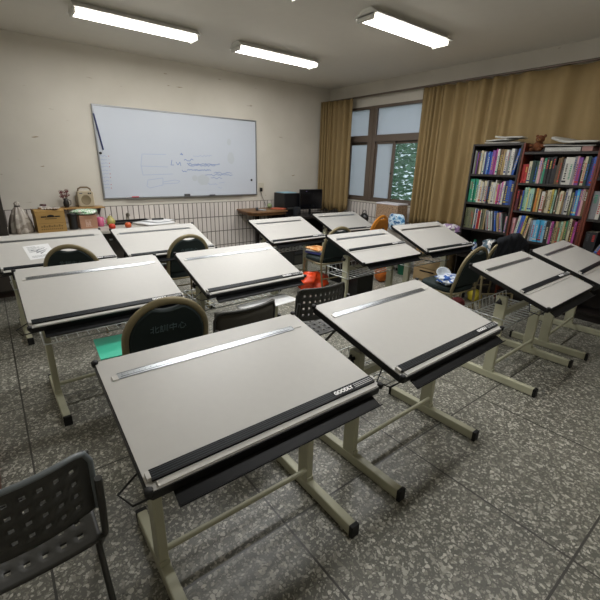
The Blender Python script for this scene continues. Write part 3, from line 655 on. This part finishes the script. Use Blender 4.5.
# teddy bear slumped on the bookcase
tb=empty('teddy_bear',(5.2,2.12,1.826)); tb.scale=(.85,.85,.85); tag(tb,'brown teddy bear slumped on top of the middle bookcase','teddy bear')
fur=mat('brown_fur','#5e3416',.95,noise=.3,nscale=50,bump=.8,bscale=120)
def blob(m,c,r,mi=0,rot=None):
    n=12; k=8; vs=[]; fs=[]
    for j in range(k+1):
        for i in range(n):
            a=2*math.pi*i/n; b=math.pi*j/k; v=Vector((r[0]*math.sin(b)*math.cos(a),r[1]*math.sin(b)*math.sin(a),r[2]*math.cos(b)))
            if rot: v=rot@v
            vs.append(v+Vector(c))
    for j in range(k):
        for i in range(n): fs.append((j*n+i,j*n+(i+1)%n,(j+1)*n+(i+1)%n,(j+1)*n+i))
    m.add(vs,fs,mi,None,True)
m=MB(); blob(m,(.03,0,.07),(.065,.07,.075)); blob(m,(-.03,.055,.03),(.05,.028,.028)); blob(m,(-.03,-.045,.03),(.05,.028,.028)); blob(m,(0,.09,.08),(.025,.045,.024)); blob(m,(-.01,-.08,.075),(.025,.045,.024)); m.build('body',fur,tb)
m=MB(); blob(m,(.0,-.02,.165),(.052,.058,.05)); blob(m,(.01,.03,.205),(.014,.02,.02)); blob(m,(.01,-.07,.205),(.014,.02,.02)); m.build('head',fur,tb)
m=MB(); blob(m,(-.048,-.02,.152),(.02,.024,.018)); m.build('muzzle',mat('tan_fur','#8a6236',.9),tb)
m=MB(); blob(m,(-.068,-.02,.158),(.006,.009,.006)); blob(m,(-.047,.002,.178),(.006,.006,.006)); blob(m,(-.047,-.042,.178),(.006,.006,.006)); m.build('eyes_and_nose',M_blackpl,tb)

# bags and loose soft things
def bag(name,c,r,mt,label,cat='bag',seed=1,amp=.18,squash=.6,grp=None,extra=None):
    rnd=random.Random(seed); n=28; k=18; vs=[]; fs=[]
    ph=[rnd.uniform(0,6.3) for _ in range(8)]
    for j in range(k+1):
        b=math.pi*j/k
        for i in range(n):
            a=2*math.pi*i/n
            q=1+amp*(.5*math.sin(3*a+ph[0]+2*b)+.4*math.sin(5*a-ph[1]+3*b)+.35*math.sin(9*a+4*b+ph[2])+.25*math.sin(7*b+ph[3]+2*a)+.2*math.sin(14*a+ph[4]-5*b))
            s=abs(math.sin(b))**squash; z=math.cos(b)*(1+.15*amp*math.sin(4*a+ph[5]))
            vs.append((r[0]*s*q*math.cos(a),r[1]*s*q*math.sin(a),max(r[2]*(1+z),0.0)+.001))
    for j in range(k):
        for i in range(n): fs.append((j*n+i,j*n+(i+1)%n,(j+1)*n+(i+1)%n,(j+1)*n+i))
    m=MB(); m.add(vs,fs,0,None,True)
    o=m.build(name,mt); o.location=c; tag(o,label,cat,grp); return o
def patch_mat(name,cols,scale=9,rough=.35):
    m=bpy.data.materials.new(name); m.use_nodes=True; n=m.node_tree.nodes; l=m.node_tree.links; b=n['Principled BSDF']
    tc=n.new('ShaderNodeTexCoord'); v=n.new('ShaderNodeTexNoise'); v.inputs['Scale'].default_value=scale; v.inputs['Detail'].default_value=2; l.new(tc.outputs['Object'],v.inputs['Vector'])
    k=len(cols); r=ramp(n,[(.32+.36*i/k if i else 0,lin(c)) for i,c in enumerate(cols)],'CONSTANT'); l.new(v.outputs['Fac'],r.inputs[0]); l.new(r.outputs[0],b.inputs['Base Color']); b.inputs['Roughness'].default_value=rough
    return m
bag('plastic_bag',(3.23,3.80,0),(.19,.14,.13),mat('red_orange_plastic','#e2481c',.35),'red-orange plastic bag on the floor under the aisle chair','bag',3,.4)
bag('tote_bag',(4.40,3.60,0),(.10,.10,.14),mat('orange_bag','#b8621c',.6),'orange bag on the floor under the raised-bar desk','bag',5,.1)
bag('plastic_bag',(3.61,2.06,.485),(.15,.11,.045),patch_mat('blue_white_plastic',['#c9d2dc','#2d5ba8','#dfe4ea','#3f74c4']),'blue and white plastic bag on a banquet chair seat, behind the second front desk','bag',6,.22)
bag('plastic_bag',(5.12,3.02,.741),(.10,.16,.065),patch_mat('mixed_bag',['#c8c4c8','#8d6f96','#d6d6d0','#7fa87c']),'crumpled white, purple and green bag on the beige drawers','bag',8,.2)
bag('plastic_bag',(5.22,2.45,.471),(.08,.13,.13),patch_mat('clear_bag',['#8d9aa0','#c9c9cc','#5d7480','#d9d6d2']),'crumpled translucent bag on the lower shelf of the left bookcase','bag',9,.25)
o=empty('drink_bottle',(5.2,2.67,.471)); tag(o,'blue and white bottle with a green cap on the left bookcase lower shelf','bottle')
MB().lathe([(.03,0),(.036,.01),(.036,.15),(.02,.19),(.014,.2)]).build('body',patch_mat('bottle_label',['#31558f','#b8c3cf','#2b4d86'],12),o); MB().cyl((0,0,.2),(0,0,.225),.016).build('cap',mat('green_cap','#1c6b4a',.5),o)
# jacket over the chair back
def jacket():
    m=MB(); N=24; K=20; vs=[]
    for j in range(K+1):
        v=j/K*2-1   # front (-) to back (+) over the top
        for i in range(N+1):
            u=i/N*2-1; x=u*.21*(1-.12*(1-abs(v))); drop=abs(v)**1.0*.34; y=math.copysign(min(abs(v)*1.6,.045+.02*abs(v)),v)
            z=.955-.10*u*u*(1-.3*abs(v))-drop; w=.012*math.sin(9*u+3*v)+.008*math.sin(17*u-5*v)
            if z<.6: pass
            vs.append((x+.01*math.sin(8*v+3*u),-.305+.11*(.92-z)/.45*.9+y+w*(1 if v>0 else -1),z+.01*math.sin(5*u+v*4)))
    fs=[(j*(N+1)+i,j*(N+1)+i+1,(j+1)*(N+1)+i+1,(j+1)*(N+1)+i) for j in range(K) for i in range(N)]
    m.add(vs,fs,0,None,True); o=m.build('draped_jacket',mat('navy_cloth','#0d1118',.9)); s=o.modifiers.new('s','SOLIDIFY'); s.thickness=.012; return o
j=jacket(); a=R(-30); j.location=(4.53-math.sin(a)*.305,1.90+math.cos(a)*.305,.0); j.rotation_euler=(0,0,a); tag(j,'dark navy jacket draped over the chair before the bookcase','jacket')

# under the desks at right
o=empty('drawer_unit',(5.12,3.2,0)); tag(o,'beige plastic drawer unit under the window beside the left bookcase','drawers')
bp=mat('beige_plastic','#9c8560',.5); MB().box((-.16,-.24,0),(.16,.24,.74)).build('body',bp,o,.006)
for k in range(4):
    q=MB().box((-.175,-.22,.03+k*.175),(-.1605,.22,.19+k*.175)).build('drawer',bp,o,.005); MB().box((-.1775,-.12,.145+k*.175),(-.1755,.12,.165+k*.175)).build('handle',M_blackpl,q)
def crate(name,loc,sx,sy,sz,mt,lab,rz=0,cat='box',bev=.005):
    o=empty(name,loc,R(rz)); tag(o,lab,cat); MB().box((-sx/2,-sy/2,0),(sx/2,sy/2,sz-.02)).build('body',mt,o,bev); MB().box((-sx/2-.006,-sy/2-.006,sz-.02),(sx/2+.006,sy/2+.006,sz)).build('lid',mt,o,.004); return o
crate('storage_box',(3.66,3.36,0),.30,.24,.30,M_blackpl,'black storage box under the raised-bar desk, beside the red bag')
crate('storage_box',(3.95,3.95,0),.3,.3,.32,M_blackpl,'black storage box farther back between the orange bag and aisle chair')
def bucket(name,loc,r,h,mt,lab,cat):
    o=empty(name,loc); tag(o,lab,cat); MB().lathe([(r*.8,0),(r,h),(r*1.06,h),(r*1.06,h-.015),(r*.98,h-.015),(r*.78,.01),(0,.01)]).build('body',mt,o); MB().tube([(r*1.03,0,h-.02),(r*.8,0,h-.1),(0,-.02-r,h-.16),(-r*.8,0,h-.1),(-r*1.03,0,h-.02)],.003,6).build('handle',M_chrome,o); return o
bucket('waste_bin',(5.05,3.68,0),.12,.34,mat('green_plastic','#146044',.5),'green bin on the floor beneath the window side','bin')
o=empty('low_cabinet',(5.30,4.33,0)); tag(o,'low white cabinet under the window holding the carton','cabinet')
MB().box((-.21,-.50,.05),(.2,.5,.66)).build('body',mat('white_cabinet','#a8a49c',.5),o,.004)
for y0 in (-.49,.01): q=MB().box((-.225,y0,.07),(-.2105,y0+.48,.64)).build('door',mat('white_cabinet','#a8a49c'),o,.003); MB().box((-.235,y0+.42,.33),(-.2255,y0+.44,.43)).build('handle',M_chrome,q)
MB().box((-.17,-.48,0),(.18,.48,.05)).build('plinth',M_blackpl,o)
o=empty('carton',(5.24,4.2,.66)); tag(o,'tan speckled carton with a white top in front of the window','box')
MB().box((-.13,-.22,0),(.13,.23,.38)).build('body',patch_mat('speckled_card',['#7d6852','#9c8268','#6b5847'],60,.8),o,.01); MB().box((-.135,-.225,.38),(.135,.235,.405)).build('top_wrap',mat('white_wrap','#c9c6cc',.4),o,.01)
bag('tissue_pack',(5.05,3.93,.661),(.05,.16,.13),patch_mat('blue_pack',['#3f78a8','#8fb8d4','#c5d6e2','#2f6494'],14),'blue patterned plastic pack leaning on the tan carton','pack',12,.06,.3)
o=empty('backpack',(5.22,4.78,.66)); o.scale=(.7,.7,.75); tag(o,'small black backpack with a loop handle under the window','backpack')
m=MB(); blob(m,(0,0,.12),(.09,.13,.125)); m.build('body',M_blackpl,o); MB().tube([(0,-.07,.22),(0,-.05,.30),(0,.03,.31),(0,.07,.22)],.008,6).build('handle',M_blackpl,o)
# chair seat things
flat_stack('hardback_book',[(3.38,3.86,.5005,.24,.30,.03,10,mat('navy_cover','#3b3f7a',.5),'blue hardback lying on the aisle chair, lowest of the pile'),(3.37,3.86,.531,.22,.28,.016,18,mat('white_magazine','#a5a49e'),'white book in the middle of the pile on the aisle chair')],'book')
curl('magazine',3.37,3.88,.5475,.22,.26,.02,4,patch_mat('orange_print',['#d98a42','#e8b884','#b86a2c'],14),'orange printed magazine on top of the pile on the aisle chair','magazine',.006,9)
o=MB().box((-.14,-.16,0),(.14,.16,.006)).build('plastic_folder',mat('turquoise_plastic','#3fc7a4',.4)); o.location=(.49,2.43,.502); o.rotation_euler=(0,0,R(-4)); tag(o,'turquoise plastic folder on the banquet chair seat','folder')
curl('paper_sheet',1.20,2.18,.471,.28,.30,.004,12,M_paper,'white paper on the seat of the plain-backed chair','paper',.01,3)
curl('paper_sheet',1.62,2.45,.545+.003,.5,.2,.003,6,M_paper,'white paper on the wire shelf of the middle row desk','paper',.004,5)
curl('cloth_rag',1.42,4.12,.5015,.2,.16,.008,20,mat('red_cloth','#9c3a2c',.8),'red cloth lying on the seat of the whiteboard-side chair','cloth',.02,4)
o=MB().box((-.13,-.09,0),(.13,.09,.012)).build('notebook',mat('blue_notebook','#46548c',.6)); o.location=(1.70,4.1,.5015); tag(o,'blue notebook lying on the seat of the whiteboard-side chair','notebook')
o=bag('yellow_bag',(4.70,2.30,0),(.07,.09,.08),mat('yellow_plastic','#b3a22c',.5),'yellow item on the floor between the right banquet chairs','bag',14,.1)
o=MB().lathe([(.0,0),(.07,.0),(.11,.05),(.112,.052),(.1,.05),(.06,.008),(0,.008)],n=24).build('plastic_bowl',mat('white_bowl','#b9c0c4',.4)); o.location=(3.73,2.21,.525); o.scale=(.7,.7,.7); o.rotation_euler=(R(40),0,R(-40)); tag(o,'white round bowl tipped beside the blue and white bag','bowl')
bag('red_bag',(4.15,2.25,0),(.14,.1,.08),mat('dark_red_cloth','#5a1a1c',.8),'dark red cloth bag on the floor near the right banquet chair','bag',15,.2)

# ------------------------------------------------------------ computer corner
o=empty('wood_table',(3.80,5.9,0)); tag(o,'brown live-edge wood slab table against the back wall','table')
top=[(3.39,5.62),(3.45,5.58),(3.7,5.55),(4.0,5.57),(4.22,5.62),(4.25,5.8),(4.24,6.18),(3.40,6.18),(3.36,5.9),(3.34,5.72)]
m=MB(); q=[(x-3.78,y-5.9) for x,y in top]; q=[(min(a,.35),b) for a,b in q]; m.prism(q,2,.83,.86); m.prism([(x*.93,y*.93) for x,y in q],2,.79,.83); m.build('tabletop',M_wood,o,.012)
for x in (.0,.36):
    for y in (-.2,.2): MB().box((x-.03,y-.03,0),(x+.03,y+.03,.79)).build('leg',M_darkwood,o,.004)
o=empty('computer_desk',(4.8,5.8,0)); tag(o,'low black computer desk in the back right corner','desk')
MB().box((-.64,-.32,.70),(.42,.3,.735)).build('tabletop',M_darkwood,o,.003)
for x in (-.62,.39): MB().box((x,-.3,0),(x+.025,.28,.70)).build('side_panel',M_darkwood,o)
MB().box((-.595,.2,.2),(.39,.22,.70)).build('modesty_panel',M_darkwood,o)
o=empty('office_printer',(4.36,5.93,.736)); tag(o,'bulky black printer with pale blue sheets on its lid','printer')
MB().box((-.19,-.17,0),(.19,.17,.40)).build('body',M_blackpl,o,.012); MB().box((-.17,-.14,.40),(.1,.12,.412)).build('blue_sheets',mat('pale_blue_paper','#8fb4c4',.6),o); MB().box((-.14,-.20,.12),(.14,-.171,.15)).build('output_tray',M_greyplas,o)
o=empty('monitor',(4.72,5.70,.736),R(-6)); tag(o,'black flat monitor in the corner beside the curtain','monitor')
MB().lathe([(.0,0),(.11,0),(.11,.008),(.03,.016),(0,.016)],sy=.7).build('base',M_blackpl,o); MB().box((-.02,.0,.012),(.02,.02,.2)).build('stand',M_blackpl,o)
MB().box((-.25,-.03,.11),(.25,.0,.47)).build('casing',M_blackpl,o,.006); MB().box((-.235,-.032,.125),(.235,-.0302,.455)).build('screen',mat('dark_screen','#0b0c10',.12),o)
MB().box((-.12,-.0335,.43),(-.105,-.0325,.438)).build('pale_mark',mat('pale_purple','#9a86c4',.4),o)  # small pale purple rectangle near the top of the screen
o=empty('desk_speaker',(4.345,5.62,.736)); tag(o,'small dark speaker standing in front of the printer','speaker')
MB().box((-.045,-.05,0),(.045,.05,.17)).build('body',mat('speaker_grey','#23262a',.5),o,.005); MB().lathe([(0,0),(.03,0),(.033,.004),(.02,.002),(0,.001)],M=Matrix.Translation((0,-.0505,.06))@Matrix.Rotation(R(90),4,'X')).build('driver',M_blackpl,o)
o=empty('pc_tower',(3.98,5.28,0)); tag(o,'black computer tower on the floor below the wood table','computer')
MB().box((-.10,-.2,0),(.10,.2,.42)).build('body',M_blackpl,o,.005)
for k in range(3): MB().box((-.085,-.206,.3-k*.055),(.085,-.2005,.34-k*.055)).build('drive_bay',mat('bay_grey','#34363a',.4),o,.002)
MB().box((-.085,-.205,.03),(.085,-.2005,.16)).build('vent_grille',M_greyplas,o,.002)
m=MB(); blob(m,(0,0,.045),(.048,.048,.045)); o=m.build('melon',mat('grey_green_rind','#7c8a64',.5,noise=.2,nscale=30)); o.location=(4.02,6.02,.861); tag(o,'small grey-green round gourd on the wood table by the wall','gourd')
flat_stack('paper_packet',[(4.08,5.82,.861,.16,.24,.02,30,mat('red_orange_paper','#a8553a',.7),'red-orange packet lying on the wood table'),(3.72,5.80,.861,.08,.12,.012,10,mat('pale_paper','#aeb4b8',.5),'small pale packet with dark marks near the front of the wood table')],'packet')
o=MB().lathe([(.0,0),(.022,0),(.026,.03),(.026,.05),(.018,.052),(0,.05)]).build('tape_roll',mat('dark_roll','#33373c',.5)); o.location=(3.60,5.78,.861); tag(o,'small dark roll at the left of the wood table','tape')

# ------------------------------------------------------------ counter at the back left
CZ=.78
o=empty('counter_cabinet',(.9,5.75,0)); tag(o,'long white-topped counter along the back wall under the whiteboard','counter')
MB().box((-1.2,-.45,CZ-.04),(1.2,.44,CZ)).build('countertop',mat('counter_top','#a9a49b',.4,noise=.05),o,.005)
MB().box((-1.18,-.12,.08),(1.18,.43,CZ-.04)).build('body',M_darkcab,o); MB().box((-1.15,-.06,0),(1.15,.42,.08)).build('plinth',mat('brown_kick','#3a2c26',.6),o)
for k in range(4):
    q=MB().box((-1.17+k*.585,-.137,.1),(-1.17+k*.585+.57,-.1205,CZ-.06)).build('door',mat('grey_cab_door','#413b35',.5),o,.003); MB().box((-1.17+k*.585+.27,-.147,.60),(-1.17+k*.585+.31,-.1375,.62)).build('handle',M_chrome,q)
for s in (-1.17,1.13): MB().box((s,-.43,0),(s+.04,-.39,CZ-.04)).build('leg',M_darkcab,o)
o=empty('tall_cabinet',(-.1,5.72,0)); tag(o,'tall dark brown cabinet at the left edge behind the counter items','cabinet')
# stands on the counter end
o.location=(-.10,5.72,CZ)
MB().box((-.2,-.3,0),(.2,.42,1.25)).build('body',M_darkcab,o,.004)
for x in (-.195,.005): q=MB().box((x,-.315,.03),(x+.19,-.3005,1.22)).build('door',M_darkcab,o,.003); MB().box((x+(.16 if x<0 else .02),-.325,.32),(x+(.175 if x<0 else .035),-.3155,.42)).build('handle',M_chrome,q)
# shelf plank with bracket
o=empty('wall_shelf',(.95,6.1,.985)); tag(o,'small light wood wall shelf under the left end of the whiteboard','shelf')
MB().box((-.26,-.11,-.0),(.30,.095,.018)).build('shelf_board',mat('light_wood','#a07c48',.5,noise=.15,nscale=20),o,.003)
for x in (-.2,.24): MB().prism([(.095,-.0),(-.05,-.0),(.095,-.10)],0,x,x+.02).build('bracket',M_darkwood,o)
# radio
o=empty('portable_radio',(1.04,6.1,1.0035)); o.scale=(.82,.82,.9); tag(o,'cream portable speaker box with round grille and handle on the wall shelf','radio')
M_cream=mat('cream_plastic','#a99d84',.45)
m=MB(); pl=[]
for cx,cz,a0 in ((.085,.04,270),(.085,.20,0),(-.085,.20,90),(-.085,.04,180)):
    for k in range(5): a=R(a0+k*22.5); pl.append((cx+.035*math.cos(a),cz+.035*math.sin(a)))
m.prism(pl,1,-.07,.07); m.build('body',M_cream,o,.012)
m=MB().lathe([(0,.0),(.065,.0),(.07,.004),(.074,0),(.074,-.004)],M=Matrix.Translation((0,-.0705,.105))@Matrix.Rotation(R(90),4,'X'),n=28); m.build('grille',mat('grille_tan','#7c6f54',.6),o)
MB().box((-.09,-.074,.195),(-.045,-.0705,.205)).build('name_plate',mat('navy_plate','#1f2a48',.4),o)
for x in (.045,.075): MB().lathe([(0,0),(.011,0),(.010,.012),(0,.012)],M=Matrix.Translation((x,-.0705,.20))@Matrix.Rotation(R(90),4,'X')).build('dial',M_darkwood,o)
MB().tube([(-.095,0,.22),(-.09,0,.262),(-.05,0,.285),(.05,0,.285),(.09,0,.262),(.095,0,.22)],.008,8,sx=1.5,up=(0,1,0)).build('handle',mat('tan_strap','#6d5a40',.6),o)
# jug with dried red flowers
o=empty('flower_jug',(.80,6.08,1.0035)); o.scale=(.78,.78,.78); tag(o,'dark jug holding dried dark red flowers on the wall shelf','jug')
MB().lathe([(.03,0),(.045,.03),(.045,.08),(.032,.12),(.036,.15),(.030,.15),(.028,.12),(0,.1)]).build('body',mat('dark_glaze','#26221f',.3),o)
MB().tube([(.035,0,.13),(.075,0,.11),(.07,0,.05),(.043,0,.04)],.007,8).build('handle',mat('dark_glaze','#26221f'),o)
rnd=random.Random(5); m=MB(); st=MB()
for k in range(14):
    a=rnd.uniform(0,6.3); rr=rnd.uniform(.02,.08); x,y,z=rr*math.cos(a)-.02,rr*math.sin(a)*.5,.2+rnd.uniform(-.02,.09)
    st.tube([(0,0,.12),(x*.6,y*.6,.17),(x,y,z)],.0025,5)
    for q in range(6):
        b=q*1.05; m.add([(x,y,z),(x+.022*math.cos(b)-.006,y-.006,z+.022*math.sin(b)),(x+.03*math.cos(b+.25),y-.01,z+.03*math.sin(b+.25)),(x+.02*math.cos(b+.6),y-.004,z+.02*math.sin(b+.6))],[(0,1,2,3)])
st.build('stems',mat('dry_stem','#4a3a28',.9),o); m.build('flowers',mat('dried_red_petals','#5c1f24',.8,noise=.4,nscale=40),o)
# fruit carton
o=empty('fruit_carton',(.53,5.62,CZ),R(3)); tag(o,'brown printed cardboard carton with a hand hole on the counter','box')
m=MB(); m.box((-.15,-.13,0),(.15,.13,.245),0); m.box((-.155,-.135,.20),(-.15,.135,.26),0)
ink=1
m.box((-.10,-.1312,.175),(-.045,-.13,.19),ink); m.box((.045,-.1312,.175),(.10,-.13,.19),ink)
m.prism([(-.045,.175),(.045,.175),(.03,.198),(0,.206),(-.03,.198)],1,-.1312,-.13,ink)
m.box((-.06,-.1312,.155),(.06,-.13,.161),ink)
for k in range(9): m.box((-.115+k*.026,-.1311,.06),(-.097+k*.026,-.13,.075+.01*(k%2)),2)
for k in range(11): m.box((-.115+k*.021,-.1311,.03),(-.103+k*.021,-.13,.044),2)
m.box((-.13,-.131,.105),(.13,-.13,.108),2)
m.build('body',[M_cart,M_blackpl,mat('faded_ink','#6b532c',.8)],o)
for s in (-1,1): MB().box((-.15,-.003,-.003),(.15,.10,.0)).build('flap',M_cart,o).matrix_local=Matrix.Translation((0,s*.13,.247))@Matrix.Rotation(R(12),4,'X')@(Matrix.Rotation(math.pi,4,'Z') if s>0 else Matrix())
curl('food_wrapper',.55,5.60,CZ+.262,.16,.20,.012,70,patch_mat('wrapper',['#cfc9bd','#7a5a38','#e0dcd4','#4a2c20'],20),'crumpled wrapper on top of the fruit carton','wrapper',.02,3)
o=MB().lathe([(0,0),(.03,0),(.034,.01),(.034,.035),(0,.037)]).build('jar_lid',mat('dark_red_lid','#3c1214',.4)); o.location=(.50,5.70,CZ+.275); tag(o,'dark red jar lid on top of the fruit carton','lid')
o=MB().lathe([(.048,0),(.05,.01),(.052,.16),(.056,.165),(.056,.19),(.05,.2),(0,.2)],n=24).build('thermos_mug',M_blackpl); o.location=(.775,5.6,CZ); tag(o,'black cylindrical mug between the two cardboard boxes','mug')
o=empty('shoe_box',(.95,5.68,CZ)); tag(o,'pinkish cardboard box draped with a green patterned bag on the counter','box')
m=MB(); m.box((-.10,-.1,0),(.10,.1,.165),0)
for k in range(5): m.box((-.035+.012*k,-.1012,.03+.01*(k%2)),(-.028+.012*k,-.1,.10-.012*(k%3)),1)
m.box((-.04,-.1011,.025),(.035,-.1,.03),1); m.box((-.04,-.1011,.105),(.035,-.1,.11),1)
m.build('body',[mat('pink_card','#a07860',.8),mat('pale_print','#c7ab9c',.8)],o,.003)
bag('patterned_bag',(.93,5.66,CZ+.167),(.15,.1,.035),patch_mat('green_pattern',['#c9d0c4','#4e9a5c','#dfe2da','#7cb884','#d8d4c8'],22),'green and white patterned plastic bag on the pinkish box','bag',21,.2,.5)
o=empty('pink_mug',(1.11,5.70,CZ)); tag(o,'pink mug on the counter right of the cardboard boxes','mug')
MB().lathe([(.035,0),(.04,.01),(.043,.12),(.039,.12),(.036,.012),(0,.012)]).build('body',mat('pink_glaze','#b85a7c',.35),o); MB().tube([(.04,0,.10),(.07,0,.09),(.068,0,.04),(.04,0,.03)],.006,8).build('handle',mat('pink_glaze','#b85a7c'),o)
o=MB().lathe([(0,0),(.02,0),(.024,.02),(.024,.10),(.012,.12),(0,.12)]).build('small_bottle',mat('white_plastic','#b4b0a8',.4)); o.location=(1.03,5.72,CZ); tag(o,'small white bottle beside the pink mug','bottle')
o=empty('pear_ornament',(1.24,5.74,CZ)); tag(o,'yellow-green pear-shaped pot behind the red fruit','pot')
MB().lathe([(.03,0),(.055,.02),(.062,.05),(.05,.085),(.03,.105),(.022,.125),(0,.13)],n=24).build('body',mat('pear_glaze','#9c9450',.4,noise=.15),o); MB().cyl((0,0,.127),(.008,0,.15),.004,6).build('stem',M_darkwood,o)
for (x,y,c,nm,lab) in ((1.17,5.36,'#c23a22','apple','red round fruit at the counter front, left of the orange one'),(1.375,5.40,'#c9582a','orange_fruit','orange round fruit at the counter front under the whiteboard')):
    o=empty(nm,(x,y,CZ)); tag(o,lab,'fruit'); m=MB().lathe([(0.004,.004),(.025,.002),(.038,.018),(.042,.038),(.036,.06),(.02,.072),(.006,.066),(0,.064)],n=20); m.build('body',mat('fruit_'+nm,c,.35,noise=.1),o); MB().cyl((0,0,.06),(.004,0,.082),.002,6).build('stem',M_darkwood,o)
o=empty('dish_tray',(1.52,5.86,CZ)); tag(o,'black sink tray set on the counter below the whiteboard','tray')
MB().box((-.27,-.14,.0),(.27,.14,.008)).build('base',M_blackpl,o)
for lo,hi in (((-.27,-.14,.008),(.27,-.13,.03)),((-.27,.13,.008),(.27,.14,.03)),((-.27,-.13,.008),(-.26,.13,.03)),((.26,-.13,.008),(.27,.13,.03))): MB().box(lo,hi).build('rim',M_blackpl,o)
o=empty('faucet',(1.55,6.08,CZ)); tag(o,'small metal faucet behind the black tray','faucet')
MB().lathe([(.028,0),(.028,.012),(.018,.02),(.018,.09),(.022,.1),(0,.1)]).build('body',mat('dull_steel','#8b8578',.35,.8),o); MB().tube([(0,0,.08),(0,-.05,.12),(0,-.12,.11),(0,-.13,.085)],.009,8).build('spout',mat('dull_steel','#8b8578'),o); MB().box((-.008,-.06,.10),(.008,.02,.112)).build('lever',mat('dull_steel','#8b8578'),o,.003)
curl('paper_pile',1.78,5.62,CZ+.001,.36,.44,.022,-72,M_paper,'stack of white papers on the counter under the whiteboard','paper',.01,2)
curl('paper_sheet',1.86,5.66,CZ+.034,.28,.36,.003,-60,M_paper,'loose white sheet on top of the paper stack','paper',.006,4)
o=MB().box((-.08,-.018,0),(.08,.018,.02)).build('stapler',M_blackpl,None,.005); o.location=(1.86,5.68,CZ+.046); o.rotation_euler=(0,0,R(-6)); tag(o,'black stapler lying on the white papers','stapler')
# bundle of wrapped sticks
o=empty('wrapped_bundle',(.235,5.58,CZ)); tag(o,'translucent plastic wrapped bundle tied at the top beside the tall cabinet','bundle')
m=MB(); n=40; lv=[(.0,.105),(.03,.11),(.12,.10),(.2,.078),(.27,.05),(.31,.02),(.34,.028),(.36,.012)]; vs=[]
for z,r_ in lv:
    for k in range(n): a=2*math.pi*k/n; q=r_*(1+.16*math.sin(9*a+z*4)+.08*math.sin(17*a)); vs.append((q*math.cos(a),q*math.sin(a)*.75,z))
fs=[(i*n+k,i*n+(k+1)%n,(i+1)*n+(k+1)%n,(i+1)*n+k) for i in range(len(lv)-1) for k in range(n)]; fs.append(tuple(range(n))); m.add(vs,fs,0,None,True)
m.build('wrapping',patch_mat('wrap_film',['#9a9187','#aea69b','#8f857a','#b6aea4'],5,.3),o); MB().tube([(.028*math.cos(k*.7),.022*math.sin(k*.7),.31) for k in range(9)],.005,6,closed=True).build('tie',M_darkwood,o)

# printed sheet on the back left desk
rt,ti=R(2.1),R(20.2); o=empty('printed_sheet',(.424,4.334,.796)); o.rotation_euler=(ti,0,rt)
o.rotation_mode='XYZ'
m=MB(); m.box((-.105,-.125,.0005),(.105,.125,.0015),0)
for k in range(9): m.box((-.08,.095-k*.012,.0015),(-.01+.03*(k%3),.098-k*.012,.0018),1)
for a,b,c,d in ((-.02,.02,.06,.06),(-.03,-.02,.07,.03),(.0,-.04,.05,.0),(-.06,.04,.02,-.03)):
    L=math.hypot(c-a,d-b); nx,ny=-(d-b)/L*.006,(c-a)/L*.006; m.add([(a+nx,b+ny,.0017),(c+nx*.3,d+ny*.3,.0017),(c-nx*.3,d-ny*.3,.0017),(a-nx,b-ny,.0017)],[(0,1,2,3)],1)
for k in range(3): m.box((-.08,-.07-k*.012,.0015),(.07-.02*k,-.067-k*.012,.0018),1)
s=m.build('sheet',[M_paper,mat('print_grey','#6b6e74',.8)],o); s.location=(-.145,-.03,.0); s.rotation_euler=(0,0,R(5))
tag(o,'white printed sheet with a diagram on the back left desk','paper')
